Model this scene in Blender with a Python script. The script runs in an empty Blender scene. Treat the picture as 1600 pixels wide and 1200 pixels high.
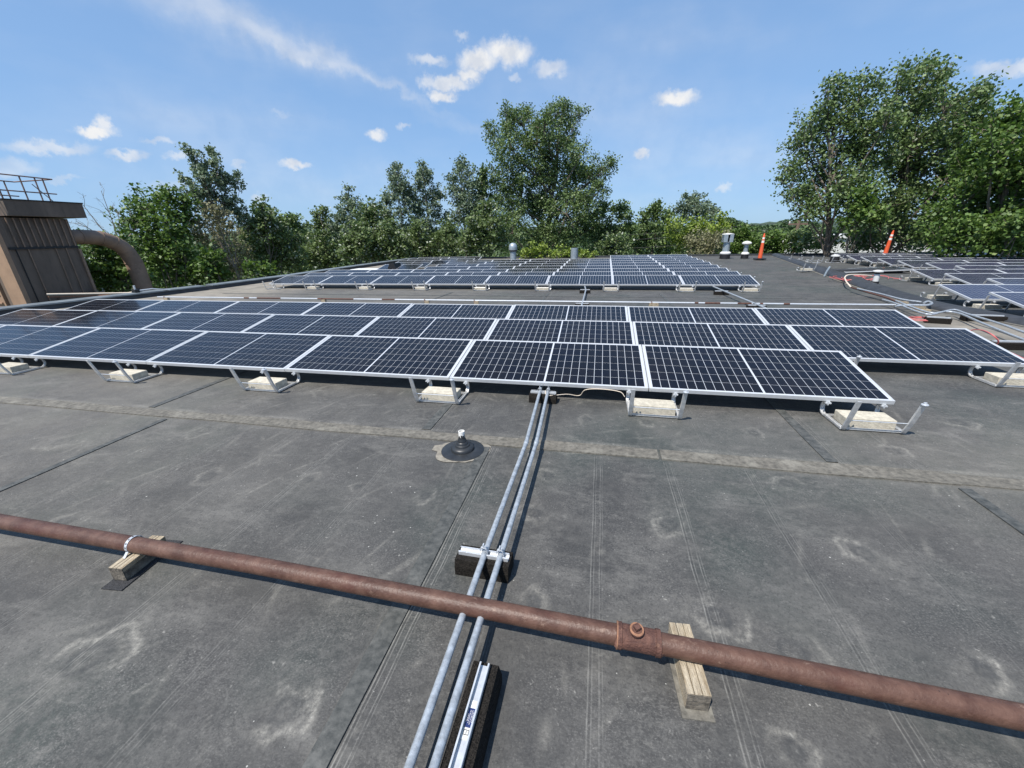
import bpy, bmesh, math, random
import numpy as np
from mathutils import Vector, Matrix, noise as mnoise
random.seed(7); rng = np.random.default_rng(7)
S = bpy.context.scene
COL = S.collection
R = math.radians

# ---------------------------------------------------------------- camera
CAM = Vector((-0.5657, -4.107, 1.7487))
YAW, PITCH, ROLL, FPX = -0.2141, 0.3608, -0.0229, 619.57
f_ = Vector((math.sin(YAW)*math.cos(PITCH), math.cos(YAW)*math.cos(PITCH), -math.sin(PITCH)))
r0 = Vector((math.cos(YAW), -math.sin(YAW), 0)); u0 = r0.cross(f_)
r_ = r0*math.cos(ROLL)+u0*math.sin(ROLL); u_ = -r0*math.sin(ROLL)+u0*math.cos(ROLL)
cd = bpy.data.cameras.new('camera'); cam = bpy.data.objects.new('camera', cd); COL.objects.link(cam)
M = Matrix((r_, u_, -f_)).transposed().to_4x4(); M.translation = CAM
cam.matrix_world = M
cd.sensor_width = 36; cd.lens = FPX/1600*36; cd.clip_start = 0.05; cd.clip_end = 5000
S.camera = cam

def ray(px, py):
    return f_ + r_*((px-800)/FPX) - u_*((py-600)/FPX)
def at_z(px, py, z):
    d = ray(px, py); return CAM + d*((z-CAM.z)/d.z)
def at_y(px, py, y):
    d = ray(px, py); return CAM + d*((y-CAM.y)/d.y)
def at_x(px, py, x):
    d = ray(px, py); return CAM + d*((x-CAM.x)/d.x)
def at_d(px, py, D):
    d = ray(px, py); return CAM + d*(D/math.hypot(d.x, d.y))

# ---------------------------------------------------------------- sky and sun
SUNDIR = Vector((-0.30, -0.50, 1.0)).normalized()
W = bpy.data.worlds.new('World'); S.world = W; W.use_nodes = True
nt = W.node_tree; nt.nodes.clear()
def N(tree, kind, **kw):
    n = tree.nodes.new(kind)
    for k, v in kw.items(): setattr(n, k, v)
    return n
wout = N(nt, 'ShaderNodeOutputWorld')
sky = N(nt, 'ShaderNodeTexSky', sky_type='NISHITA'); sky.sun_disc = False
sky.sun_elevation = math.asin(SUNDIR.z); sky.sun_rotation = math.atan2(SUNDIR.x, SUNDIR.y)
sky.altitude = 100; sky.air_density = 1.0; sky.dust_density = 0.35; sky.ozone_density = 2.6
bgs = N(nt, 'ShaderNodeBackground'); bgs.inputs[1].default_value = 0.15
gmm = N(nt, 'ShaderNodeGamma'); gmm.inputs[1].default_value = 0.36; nt.links.new(sky.outputs[0], gmm.inputs[0])
tint = N(nt, 'ShaderNodeVectorMath', operation='MULTIPLY'); nt.links.new(gmm.outputs[0], tint.inputs[0]); tint.inputs[1].default_value = (1.10, 1.62, 2.34)
nt.links.new(tint.outputs[0], bgs.inputs[0])
bgc = N(nt, 'ShaderNodeBackground'); bgc.inputs[0].default_value = (0.93, 0.95, 1.0, 1); bgc.inputs[1].default_value = 0.70
mixw = N(nt, 'ShaderNodeMixShader')
nzc = N(nt, 'ShaderNodeTexNoise'); nzc.inputs['Scale'].default_value = 26; nzc.inputs['Detail'].default_value = 5
crc = N(nt, 'ShaderNodeValToRGB'); crc.color_ramp.elements[0].position = .36; crc.color_ramp.elements[0].color = (.74,.79,.88,1); crc.color_ramp.elements[1].position = .58; crc.color_ramp.elements[1].color = (1.0,1.0,1.0,1)
nt.links.new(nzc.outputs[0], crc.inputs[0]); nt.links.new(crc.outputs[0], bgc.inputs[0])
nt.links.new(bgs.outputs[0], mixw.inputs[1]); nt.links.new(bgc.outputs[0], mixw.inputs[2]); nt.links.new(mixw.outputs[0], wout.inputs[0])
tc = N(nt, 'ShaderNodeTexCoord')
def mathn(t, op, a, b=None, clamp=False):
    n = N(t, 'ShaderNodeMath', operation=op); n.use_clamp = clamp
    for i, v in enumerate((a, b)):
        if v is None: continue
        if isinstance(v, (int, float)): n.inputs[i].default_value = v
        else: t.links.new(v, n.inputs[i])
    return n.outputs[0]
def warped(scale, amp, detail=7):
    nz = N(nt, 'ShaderNodeTexNoise'); nz.inputs['Scale'].default_value = scale; nz.inputs['Detail'].default_value = detail; nz.inputs['Roughness'].default_value = 0.62
    nt.links.new(tc.outputs['Generated'], nz.inputs['Vector'])
    s = N(nt, 'ShaderNodeVectorMath', operation='SUBTRACT'); nt.links.new(nz.outputs['Color'], s.inputs[0]); s.inputs[1].default_value = (0.5, 0.5, 0.5)
    m = N(nt, 'ShaderNodeVectorMath', operation='SCALE'); nt.links.new(s.outputs[0], m.inputs[0]); m.inputs['Scale'].default_value = amp
    a = N(nt, 'ShaderNodeVectorMath', operation='ADD'); nt.links.new(tc.outputs['Generated'], a.inputs[0]); nt.links.new(m.outputs[0], a.inputs[1])
    return a.outputs[0]
nt.links.new(tc.outputs['Generated'], nzc.inputs['Vector'])
wsm = warped(42, 0.040); wbig = warped(9, 0.10)
def blob(px, py, w, h, op, ang=0, vec=None, lo=0.0, hi=0.55):
    c = ray(px, py); L = c.length; c = c.normalized()
    rr = (r_*math.cos(R(ang)) - u_*math.sin(R(ang))); rr = (rr - c*rr.dot(c)).normalized(); uu = rr.cross(c).normalized()
    mp = N(nt, 'ShaderNodeMapping', vector_type='TEXTURE')
    mp.inputs['Location'].default_value = c
    mp.inputs['Rotation'].default_value = Matrix((rr, c, uu)).transposed().to_euler('XYZ')
    mp.inputs['Scale'].default_value = (w/FPX/L, 0.35, h/FPX/L)
    nt.links.new(vec or wsm, mp.inputs['Vector'])
    ln = N(nt, 'ShaderNodeVectorMath', operation='LENGTH'); nt.links.new(mp.outputs[0], ln.inputs[0])
    mr = N(nt, 'ShaderNodeMapRange', interpolation_type='SMOOTHSTEP')
    nt.links.new(ln.outputs['Value'], mr.inputs[0])
    mr.inputs[1].default_value = 1.0-lo; mr.inputs[2].default_value = 1.0-hi; mr.inputs[3].default_value = 0; mr.inputs[4].default_value = op
    return mr.outputs[0]
acc = None
CL = [(792,80,46,20,1),(748,94,38,17,1),(734,116,26,13,.9),(702,131,44,11,.85),(690,150,26,9,.9),(668,130,16,12,.6),(672,93,34,9,.55),(722,57,12,8,.4),
      (860,107,32,13,.6),(1057,154,36,12,.85),(75,232,60,11,.5),(148,206,30,10,.9),(162,194,13,14,.7),(202,242,26,8,.6),(250,220,24,6,.4),(280,244,22,7,.45),
      (463,256,24,7,.75),(588,211,19,9,.8),(1003,239,12,7,.6),(1578,107,58,12,.6),(12,262,38,13,.35),(265,290,30,7,.2),(375,256,15,6,.3),(1130,293,13,6,.45),
      (631,198,11,5,.4),(405,308,16,6,.4),(95,280,24,5,.3),(805,122,12,7,.35),(440,178,16,6,.15)]
for (px, py, w, h, op) in CL:
    v = blob(px, py, w*1.15, h*1.2, op, hi=0.75)
    acc = v if acc is None else mathn(nt, 'MAXIMUM', acc, v)
wis = None
for (px, py, w, h, op, ang) in [(330,22,280,60,.20,22),(400,48,210,30,.20,23),(520,100,180,16,.25,21),(640,152,110,8,.20,24),(980,190,330,90,.10,12),(300,200,480,60,.10,3),(1180,260,420,70,.10,-4),(1120,60,260,50,.07,10),(560,290,600,60,.12,2),(720,200,130,14,.12,24)]:
    v = blob(px, py, w, h, op, ang, wbig, 0.0, 1.0)
    wis = v if wis is None else mathn(nt, 'ADD', wis, v)
nzw = N(nt, 'ShaderNodeTexNoise'); nzw.inputs['Scale'].default_value = 5; nzw.inputs['Detail'].default_value = 8
mpw = N(nt, 'ShaderNodeMapping'); mpw.inputs['Scale'].default_value = (1, 1, 3.0); nt.links.new(tc.outputs['Generated'], mpw.inputs['Vector']); nt.links.new(mpw.outputs[0], nzw.inputs['Vector'])
wis = mathn(nt, 'MULTIPLY', wis, mathn(nt, 'MULTIPLY', nzw.outputs[0], 1.9))
nz2 = mathn(nt, 'MULTIPLY', mathn(nt, 'SUBTRACT', nzw.outputs[0], 0.42), 0.28, True)
tot = mathn(nt, 'ADD', mathn(nt, 'ADD', wis, nz2), acc, True)
nt.links.new(tot, mixw.inputs[0])

sl = bpy.data.lights.new('sun', 'SUN'); sl.energy = 4.9; sl.angle = R(0.53); sl.color = (1.0, 0.955, 0.89)
so = bpy.data.objects.new('sun', sl); COL.objects.link(so); so.rotation_euler = SUNDIR.to_track_quat('Z', 'Y').to_euler(); so.location = (0, 0, 30)
S.view_settings.view_transform = 'Standard'; S.view_settings.look = 'None'; S.view_settings.gamma = 1; S.view_settings.exposure = 0.38
S.render.engine = 'CYCLES'
S.cycles.max_bounces = 8; S.cycles.transparent_max_bounces = 8

# ---------------------------------------------------------------- materials
def mat(name, col, rough=0.6, metal=0.0, spec=0.5, var=0.0, vscale=8, bump=0.0, bscale=60, coat=0, coatr=0.05, col2=None, stretch=(1,1,1), objrand=0.0):
    m = bpy.data.materials.new(name); m.use_nodes = True; t = m.node_tree
    b = t.nodes['Principled BSDF']
    b.inputs['Base Color'].default_value = (*col, 1); b.inputs['Roughness'].default_value = rough; b.inputs['Metallic'].default_value = metal
    b.inputs['Specular IOR Level'].default_value = spec; b.inputs['Coat Weight'].default_value = coat; b.inputs['Coat Roughness'].default_value = coatr
    c = N(t, 'ShaderNodeTexCoord'); mp = N(t, 'ShaderNodeMapping'); mp.inputs['Scale'].default_value = stretch
    t.links.new(c.outputs['Object'], mp.inputs['Vector'])
    last = None
    if var or col2:
        nz = N(t, 'ShaderNodeTexNoise'); nz.inputs['Scale'].default_value = vscale; nz.inputs['Detail'].default_value = 6; nz.inputs['Roughness'].default_value = 0.65
        t.links.new(mp.outputs[0], nz.inputs['Vector'])
        mr = N(t, 'ShaderNodeMapRange'); mr.inputs[1].default_value = 0.35; mr.inputs[2].default_value = 0.68; t.links.new(nz.outputs[0], mr.inputs[0])
        mx = N(t, 'ShaderNodeMixRGB'); t.links.new(mr.outputs[0], mx.inputs[0])
        a = tuple(v*(1-var) for v in col); bcol = col2 or tuple(min(1, v*(1+var)) for v in col)
        mx.inputs[1].default_value = (*a, 1); mx.inputs[2].default_value = (*bcol, 1)
        last = mx.outputs[0]
    if objrand:
        oi = N(t, 'ShaderNodeObjectInfo'); hs = N(t, 'ShaderNodeHueSaturation')
        hs.inputs['Value'].default_value = 1
        mrr = N(t, 'ShaderNodeMapRange'); mrr.inputs[3].default_value = 1-objrand; mrr.inputs[4].default_value = 1+objrand; t.links.new(oi.outputs['Random'], mrr.inputs[0])
        t.links.new(mrr.outputs[0], hs.inputs['Value'])
        if last: t.links.new(last, hs.inputs['Color'])
        else: hs.inputs['Color'].default_value = (*col, 1)
        last = hs.outputs[0]
    if last: t.links.new(last, b.inputs['Base Color'])
    if bump:
        nb = N(t, 'ShaderNodeTexNoise'); nb.inputs['Scale'].default_value = bscale; nb.inputs['Detail'].default_value = 5; t.links.new(mp.outputs[0], nb.inputs['Vector'])
        bp = N(t, 'ShaderNodeBump'); bp.inputs['Strength'].default_value = bump; bp.inputs['Distance'].default_value = 0.01
        t.links.new(nb.outputs[0], bp.inputs['Height']); t.links.new(bp.outputs[0], b.inputs['Normal'])
    return m
MT = {}
MT['alu'] = mat('anodised_aluminium', (0.56,0.57,0.575), 0.45, 0.25, var=0.06, vscale=20)
MT['tray'] = mat('cast_aluminium', (0.62,0.62,0.61), 0.45, 0.45, var=0.15, vscale=25)
MT['backsheet'] = mat('white_backsheet', (0.50,0.52,0.55), 0.5, coat=0.7, coatr=0.09)
MT['under'] = mat('backsheet_underside', (0.5,0.5,0.5), 0.7)
MT['concrete'] = mat('concrete_paver', (0.50,0.455,0.365), 0.9, var=0.22, vscale=26, bump=0.5, bscale=120, spec=0.2, objrand=.08)
MT['galv'] = mat('galvanised_steel', (0.40,0.43,0.455), 0.45, 0.4, var=0.28, vscale=34, bump=.1, bscale=200, stretch=(1,1,1))
MT['galv2'] = mat('zinc_bright', (0.60,0.62,0.64), 0.4, 0.4, var=0.1, vscale=30)
MT['foam'] = mat('recycled_rubber', (0.010,0.0095,0.009), 0.95, var=0.5, vscale=170, bump=1.0, bscale=220, spec=0.12, col2=(0.040,0.035,0.030))
MT['rust'] = mat('rust_red_pipe', (0.095,0.046,0.032), 0.48, var=0.3, vscale=11, bump=0.3, bscale=70, spec=0.35, col2=(0.132,0.072,0.051))
MT['rust2'] = mat('rust_dark', (0.085,0.034,0.025), 0.75, var=0.35, vscale=30, bump=.6, bscale=120, col2=(0.140,0.064,0.044))
MT['rim'] = mat('orange_rust', (0.26,0.13,0.075), 0.85, var=.3, vscale=60)
MT['woodtop'] = mat('weathered_pine', (0.36,0.265,0.155), 0.88, var=0.35, vscale=7, bump=.8, bscale=40, stretch=(9,1,9), col2=(0.56,0.48,0.35))
MT['woodend'] = mat('grey_end_grain', (0.10,0.085,0.065), 0.95, var=.35, vscale=30, bump=.6, bscale=70, col2=(0.22,0.19,0.15))
MT['rubber'] = mat('black_epdm', (0.022,0.024,0.026), 0.42, var=.3, vscale=14, spec=.5)
MT['pad'] = mat('rubber_pad', (0.03,0.03,0.032), 0.85, var=.4, vscale=90, bump=.8, bscale=150)
MT['pvc'] = mat('white_pvc', (0.75,0.73,0.68), 0.5, var=.08, vscale=30)
MT['tar'] = mat('black_sealant', (0.012,0.012,0.013), 0.5)
MT['caulk'] = mat('tan_sealant', (0.21,0.19,0.155), 0.9, var=.35, vscale=18, bump=.3, bscale=60)
MT['tower'] = mat('tower_steel_shaded', (0.135,0.100,0.075), 0.7, var=0.25, vscale=1.6, bump=.1, bscale=12, stretch=(1,1,.35))  # darker copy of the tower steel, shade of the unlit side in its colour
MT['tower_lit'] = mat('tower_steel_sunlit', (0.32,0.205,0.13), 0.75, var=0.12, vscale=2.5, bump=.1, bscale=20)  # lighter copy of the tower steel, sunlight on its front put into the colour
MT['duct'] = mat('brown_duct', (0.24,0.16,0.11), 0.6, var=.2, vscale=2.2)
MT['railm'] = mat('rail_steel', (0.18,0.11,0.09), 0.7, var=.4, vscale=10)
MT['orange'] = mat('safety_orange', (0.68,0.105,0.035), 0.5, var=.08, vscale=20)
MT['band'] = mat('reflective_band', (0.75,0.70,0.66), 0.35)
MT['zincvent'] = mat('vent_sheet_metal', (0.36,0.41,0.44), 0.42, 0.5, var=.2, vscale=7)
MT['white'] = mat('white_paint', (0.62,0.62,0.60), 0.6, var=.06, vscale=3)
MT['cable'] = mat('red_cable', (0.60,0.16,0.15), 0.5)
MT['cablew'] = mat('pale_hose', (0.70,0.60,0.48), 0.6)
MT['cableb'] = mat('black_cable', (0.015,0.015,0.016), 0.5)
MT['wood'] = mat('utility_pole_wood', (0.17,0.12,0.09), 0.9, var=.3, vscale=3, stretch=(6,6,.5))
MT['coping'] = mat('coping_metal', (0.20,0.23,0.25), 0.5, 0.3, var=.25, vscale=2)
MT['blue'] = mat('navy_label', (0.015,0.03,0.12), 0.5)
MT['dirt'] = mat('far_ground', (0.09,0.10,0.045), 0.95, var=.4, vscale=0.05)
MT['hill'] = mat('wooded_hills', (0.036,0.060,0.034), 0.95, var=.4, vscale=0.05)
MT['wallpaint'] = mat('block_wall', (0.35,0.32,0.28), 0.9, var=.15, vscale=.8)
MT['bark'] = mat('bark', (0.15,0.125,0.10), 0.95, var=.35, vscale=3, bump=.5, bscale=12, stretch=(3,3,.6))
MT['deadbark'] = mat('dead_grey_wood', (0.26,0.22,0.18), 0.95, var=.25, vscale=3)
MT['navyshade'] = mat('bird_dropping', (0.7,0.7,0.66), 0.9)

def add_spots(m, scale, lo, hi, col, amt=1.0, detail=6, stretch=(1,1,1)):
    t = m.node_tree; b = t.nodes['Principled BSDF']; c = N(t, 'ShaderNodeTexCoord'); mp = N(t, 'ShaderNodeMapping'); mp.inputs['Scale'].default_value = stretch; mp.inputs['Location'].default_value = (3.1,1.7,.4)
    t.links.new(c.outputs['Object'], mp.inputs['Vector']); n = N(t, 'ShaderNodeTexNoise'); n.inputs['Scale'].default_value = scale; n.inputs['Detail'].default_value = detail; n.inputs['Roughness'].default_value = .75
    t.links.new(mp.outputs[0], n.inputs['Vector']); r = N(t, 'ShaderNodeMapRange'); r.inputs[1].default_value = lo; r.inputs[2].default_value = hi; r.inputs[4].default_value = amt; t.links.new(n.outputs[0], r.inputs[0])
    mx = N(t, 'ShaderNodeMixRGB'); t.links.new(r.outputs[0], mx.inputs[0]); prev = b.inputs['Base Color'].links[0].from_socket if b.inputs['Base Color'].links else None
    if prev: t.links.new(prev, mx.inputs[1])
    else: mx.inputs[1].default_value = b.inputs['Base Color'].default_value
    mx.inputs[2].default_value = (*col, 1); t.links.new(mx.outputs[0], b.inputs['Base Color'])
add_spots(MT['rust'], 14, .60, .68, (.26,.175,.13), .6, 8, (1,1.6,1.6))
add_spots(MT['rust'], 4, .56, .70, (.075,.028,.020), .7, 6, (.6,1,1))
add_spots(MT['rust'], 60, .66, .72, (.03,.018,.014), .8, 3)
add_spots(MT['rust2'], 22, .58, .68, (.24,.13,.085), .6, 6)
add_spots(MT['woodtop'], 5, .58, .66, (.16,.10,.055), .75, 5, (3,1,3))
add_spots(MT['woodtop'], 2.5, .48, .62, (.34,.30,.235), .4, 5, (4,1,4))
add_spots(MT['tower'], 2.2, .52, .70, (.045,.036,.03), .7, 6, (2.5,2.5,.25))
add_spots(MT['tower'], 5, .62, .72, (.20,.16,.13), .4, 6, (2,2,.4))
add_spots(MT['duct'], 3, .56, .68, (.10,.07,.05), .6, 6)
add_spots(MT['duct'], 6, .63, .70, (.36,.29,.235), .5, 6)
add_spots(MT['concrete'], 7, .55, .68, (.33,.30,.24), .6, 7)
add_spots(MT['galv'], 16, .58, .70, (.30,.30,.29), .6, 5)

def cell_mat():
    m = bpy.data.materials.new('silicon_cell'); m.use_nodes = True; t = m.node_tree; b = t.nodes['Principled BSDF']
    c = N(t, 'ShaderNodeTexCoord'); sp = N(t, 'ShaderNodeSeparateXYZ'); t.links.new(c.outputs['Object'], sp.inputs[0])
    w = mathn(t, 'FRACT', mathn(t, 'MULTIPLY', sp.outputs['Y'], 1/0.0183))
    ln = mathn(t, 'LESS_THAN', w, 0.10)
    nz = N(t, 'ShaderNodeTexNoise'); nz.inputs['Scale'].default_value = 2.2; nz.inputs['Detail'].default_value = 3
    gp = N(t, 'ShaderNodeNewGeometry'); t.links.new(gp.outputs['Position'], nz.inputs['Vector'])
    mx0 = N(t, 'ShaderNodeMixRGB'); mr = N(t, 'ShaderNodeMapRange'); mr.inputs[1].default_value = .38; mr.inputs[2].default_value = .65
    t.links.new(nz.outputs[0], mr.inputs[0]); t.links.new(mr.outputs[0], mx0.inputs[0])
    mx0.inputs[1].default_value = (0.0022,0.0023,0.0055,1); mx0.inputs[2].default_value = (0.0050,0.0040,0.0050,1)  # warmer second tint puts brownish tree reflections into the cell colour
    oi = N(t, 'ShaderNodeObjectInfo'); mrr = N(t, 'ShaderNodeMapRange'); mrr.inputs[3].default_value = .8; mrr.inputs[4].default_value = 1.25; t.links.new(oi.outputs['Random'], mrr.inputs[0])
    hs = N(t, 'ShaderNodeHueSaturation'); t.links.new(mrr.outputs[0], hs.inputs['Value']); t.links.new(mx0.outputs[0], hs.inputs['Color'])
    mx = N(t, 'ShaderNodeMixRGB'); t.links.new(mathn(t, 'MULTIPLY', ln, 0.22), mx.inputs[0]); t.links.new(hs.outputs[0], mx.inputs[1]); mx.inputs[2].default_value = (0.06,0.065,0.08,1)
    t.links.new(mx.outputs[0], b.inputs['Base Color'])
    b.inputs['Roughness'].default_value = .5; b.inputs['Specular IOR Level'].default_value = .05
    b.inputs['Sheen Weight'].default_value = .5; b.inputs['Sheen Roughness'].default_value = .14; b.inputs['Sheen Tint'].default_value = (.9,.9,1,1)
    b.inputs['Coat Weight'].default_value = 1.0; b.inputs['Coat Roughness'].default_value = .10; b.inputs['Coat IOR'].default_value = 1.27
    return m
MT['cell'] = cell_mat()

def membrane_mat():
    m = bpy.data.materials.new('black_roof_membrane'); m.use_nodes = True; t = m.node_tree; b = t.nodes['Principled BSDF']
    c = N(t, 'ShaderNodeTexCoord')
    def nz(scale, detail, stretch=(1,1,1), rough=.6, out=0):
        mp = N(t, 'ShaderNodeMapping'); mp.inputs['Scale'].default_value = stretch; t.links.new(c.outputs['Object'], mp.inputs['Vector'])
        n = N(t, 'ShaderNodeTexNoise'); n.inputs['Scale'].default_value = scale; n.inputs['Detail'].default_value = detail; n.inputs['Roughness'].default_value = rough
        t.links.new(mp.outputs[0], n.inputs['Vector']); return n.outputs[out]
    def rng_(v, a, b_, lo=0, hi=1):
        n = N(t, 'ShaderNodeMapRange'); n.inputs[1].default_value = a; n.inputs[2].default_value = b_; n.inputs[3].default_value = lo; n.inputs[4].default_value = hi
        t.links.new(v, n.inputs[0]); return n.outputs[0]
    def mixc(fac, a, b_):
        n = N(t, 'ShaderNodeMixRGB')
        for i, v in ((0, fac), (1, a), (2, b_)):
            if isinstance(v, tuple): n.inputs[i].default_value = (*v, 1)
            elif isinstance(v, float): n.inputs[i].default_value = v
            else: t.links.new(v, n.inputs[i])
        return n.outputs[0]
    base = mixc(rng_(nz(1.3, 6), .36, .66), (0.045,0.045,0.044), (0.074,0.072,0.068))
    base = mixc(rng_(nz(0.45, 3), .48, .60, 0, .75), base, (0.046,0.058,0.052))
    base = mixc(rng_(nz(0.8, 6, (.5,1,1), .7), .50, .64, 0, .65), base, (0.118,0.113,0.103))
    base = mixc(rng_(nz(3.2, 6, (1,1,1), .75), .48, .66, 0, .45), base, (0.130,0.125,0.114))
    base = mixc(rng_(nz(1.1, 8, (1,2.2,1), .8), .53, .66, 0, .7), base, (0.172,0.165,0.150))
    msk = rng_(nz(1.9, 5, (1,1,1), .7), .36, .62, .15, 1.0)
    msk2 = rng_(nz(2.7, 5, (1,1,1), .7), .40, .62, .1, 1.0)
    base = mixc(mathn(t, 'MULTIPLY', msk, rng_(nz(24, 8, (1,1,1), .8), .46, .58, 0, .60)), base, (0.125,0.121,0.112))
    base = mixc(mathn(t, 'MULTIPLY', msk2, rng_(nz(90, 4, (1,1.6,1), .7), .50, .62, 0, .60)), base, (0.185,0.178,0.165))
    base = mixc(rng_(nz(55, 5, (1.6,1,1), .7), .47, .38, 0, .5), base, (0.036,0.035,0.034))
    base = mixc(mathn(t, 'MULTIPLY', msk, rng_(nz(9, 9, (1.0,1.5,1), .85), .54, .66, 0, .55)), base, (0.225,0.215,0.193))
    base = mixc(mathn(t, 'MULTIPLY', msk2, rng_(nz(38, 4, (1,1,1), .6), .64, .71, 0, .7)), base, (0.34,0.325,0.295))
    sx = N(t, 'ShaderNodeSeparateXYZ'); t.links.new(c.outputs['Object'], sx.inputs[0])
    wob = mathn(t, 'ADD', sx.outputs['X'], mathn(t, 'MULTIPLY', mathn(t, 'SUBTRACT', nz(1.5, 2), .5), .03))
    def creases(L, ymask, base):
        acc_ = None; accd = None
        for (x0, op) in L:
            for dx, o_, w_ in ((0, op, .0045), (.016, op*.7, .0035), (.046, op*.8, .004), (.060, op*.6, .003)):
                v = mathn(t, 'MULTIPLY', mathn(t, 'SUBTRACT', 1.0, mathn(t, 'DIVIDE', mathn(t, 'ABSOLUTE', mathn(t, 'SUBTRACT', wob, x0+dx)), w_), True), o_)
                acc_ = v if acc_ is None else mathn(t, 'MAXIMUM', acc_, v)
            v = mathn(t, 'MULTIPLY', mathn(t, 'SUBTRACT', 1.0, mathn(t, 'DIVIDE', mathn(t, 'ABSOLUTE', mathn(t, 'SUBTRACT', wob, x0+.008)), .005), True), op)
            accd = v if accd is None else mathn(t, 'MAXIMUM', accd, v)
        cb = rng_(nz(6, 6, (.3,1,1), .8), .40, .60, .15, 1)
        base = mixc(mathn(t, 'MULTIPLY', mathn(t, 'MULTIPLY', accd, ymask), .55), base, (0.03,0.03,0.03))
        return mixc(mathn(t, 'MULTIPLY', mathn(t, 'MULTIPLY', acc_, cb), ymask, True), base, (0.33,0.32,0.29))
    yA = mathn(t, 'LESS_THAN', sx.outputs['Y'], -1.15); yB = mathn(t, 'GREATER_THAN', sx.outputs['Y'], -.93)
    base = creases([(-.52,.55),(.03,.6),(.62,.42),(1.25,.2),(-1.40,.8),(-1.03,.5),(-2.20,.35),(-2.78,.55),(-3.37,.5),(-3.93,.4),(-4.45,.35),(2.45,.35),(3.1,.4)], yA, base)
    base = creases([(-2.06,.6),(-1.86,.4),(-1.02,.45),(1.39,.5),(1.9,.5),(-3.2,.3),(-4.4,.3),(.4,.25)], yB, base)
    at = N(t, 'ShaderNodeAttribute', attribute_name='dust')
    brk = rng_(nz(38, 8, (1,1,1), .85), .38, .60, .10, 1)
    dm = mathn(t, 'MULTIPLY', at.outputs['Fac'], brk, True)
    base = mixc(mathn(t, 'MULTIPLY', dm, .85), base, (0.36,0.34,0.295))
    ad = N(t, 'ShaderNodeAttribute', attribute_name='dark')
    base = mixc(mathn(t, 'MULTIPLY', ad.outputs['Fac'], 0.7), base, (0.035,0.038,0.040))
    an = N(t, 'ShaderNodeAttribute', attribute_name='tan')
    base = mixc(mathn(t, 'MULTIPLY', an.outputs['Fac'], rng_(nz(1.8, 6, (1,1,1), .7), .3, .6, .35, 1), True), base, (0.36,0.32,0.26))
    # white grit
    vo = N(t, 'ShaderNodeTexVoronoi'); vo.inputs['Scale'].default_value = 13; vo.inputs['Randomness'].default_value = 1; t.links.new(c.outputs['Object'], vo.inputs['Vector'])
    thr = rng_(nz(1.4, 4), .50, .68, .015, .085)
    gr = mathn(t, 'LESS_THAN', vo.outputs['Distance'], thr)
    base = mixc(mathn(t, 'MULTIPLY', gr, .75), base, (0.50,0.49,0.45))
    base_ = N(t, 'ShaderNodeVectorMath', operation='SCALE'); t.links.new(base, base_.inputs[0]); base_.inputs['Scale'].default_value = .86
    t.links.new(base_.outputs[0], b.inputs['Base Color'])
    b.inputs['Roughness'].default_value = .72; b.inputs['Specular IOR Level'].default_value = .35
    bp = N(t, 'ShaderNodeBump'); bp.inputs['Strength'].default_value = .35; bp.inputs['Distance'].default_value = .02
    h = mathn(t, 'ADD', nz(5, 6), mathn(t, 'MULTIPLY', nz(60, 4), .3))
    t.links.new(h, bp.inputs['Height']); t.links.new(bp.outputs[0], b.inputs['Normal'])
    return m
MT['membrane'] = membrane_mat()
MT['lap'] = mat('membrane_lap', (0.046,0.050,0.047), 0.7, var=.25, vscale=22, bump=.3, bscale=40, col2=(0.098,0.098,0.090))
MT['tape'] = mat('seam_tape', (0.112,0.104,0.086), 0.85, var=.3, vscale=26, bump=.4, bscale=60, col2=(0.175,0.160,0.132))
MT['hump'] = mat('curb_membrane', (0.040,0.042,0.046), 0.55, var=.3, vscale=5, bump=.5, bscale=8)

add_spots(MT['tape'], 4, .52, .66, (.225,.21,.175), .8, 8)
add_spots(MT['lap'], 5, .54, .68, (.15,.148,.135), .6, 8)
def leaf_mat(name, dark, mid, light, pale, pale_frac=.08, trans=.25, rough=.5):
    m = bpy.data.materials.new(name); m.use_nodes = True; t = m.node_tree; b = t.nodes['Principled BSDF']; out = t.nodes['Material Output']
    at = N(t, 'ShaderNodeAttribute', attribute_name='v')
    cr = N(t, 'ShaderNodeValToRGB'); e = cr.color_ramp.elements
    e[0].position = 0; e[0].color = (*dark, 1); e[1].position = .5; e[1].color = (*mid, 1)
    n = e.new(1-pale_frac-.02); n.color = (*light, 1); n = e.new(1-pale_frac); n.color = (*pale, 1)
    t.links.new(at.outputs['Fac'], cr.inputs[0]); t.links.new(cr.outputs[0], b.inputs['Base Color'])
    b.inputs['Roughness'].default_value = rough; b.inputs['Specular IOR Level'].default_value = .4
    tr = N(t, 'ShaderNodeBsdfTranslucent'); hs = N(t, 'ShaderNodeHueSaturation'); hs.inputs['Value'].default_value = 1.5; hs.inputs['Saturation'].default_value = 1.1
    t.links.new(cr.outputs[0], hs.inputs['Color']); t.links.new(hs.outputs[0], tr.inputs[0])
    mx = N(t, 'ShaderNodeMixShader'); mx.inputs[0].default_value = trans
    t.links.new(b.outputs[0], mx.inputs[1]); t.links.new(tr.outputs[0], mx.inputs[2]); t.links.new(mx.outputs[0], out.inputs[0])
    return m
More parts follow.
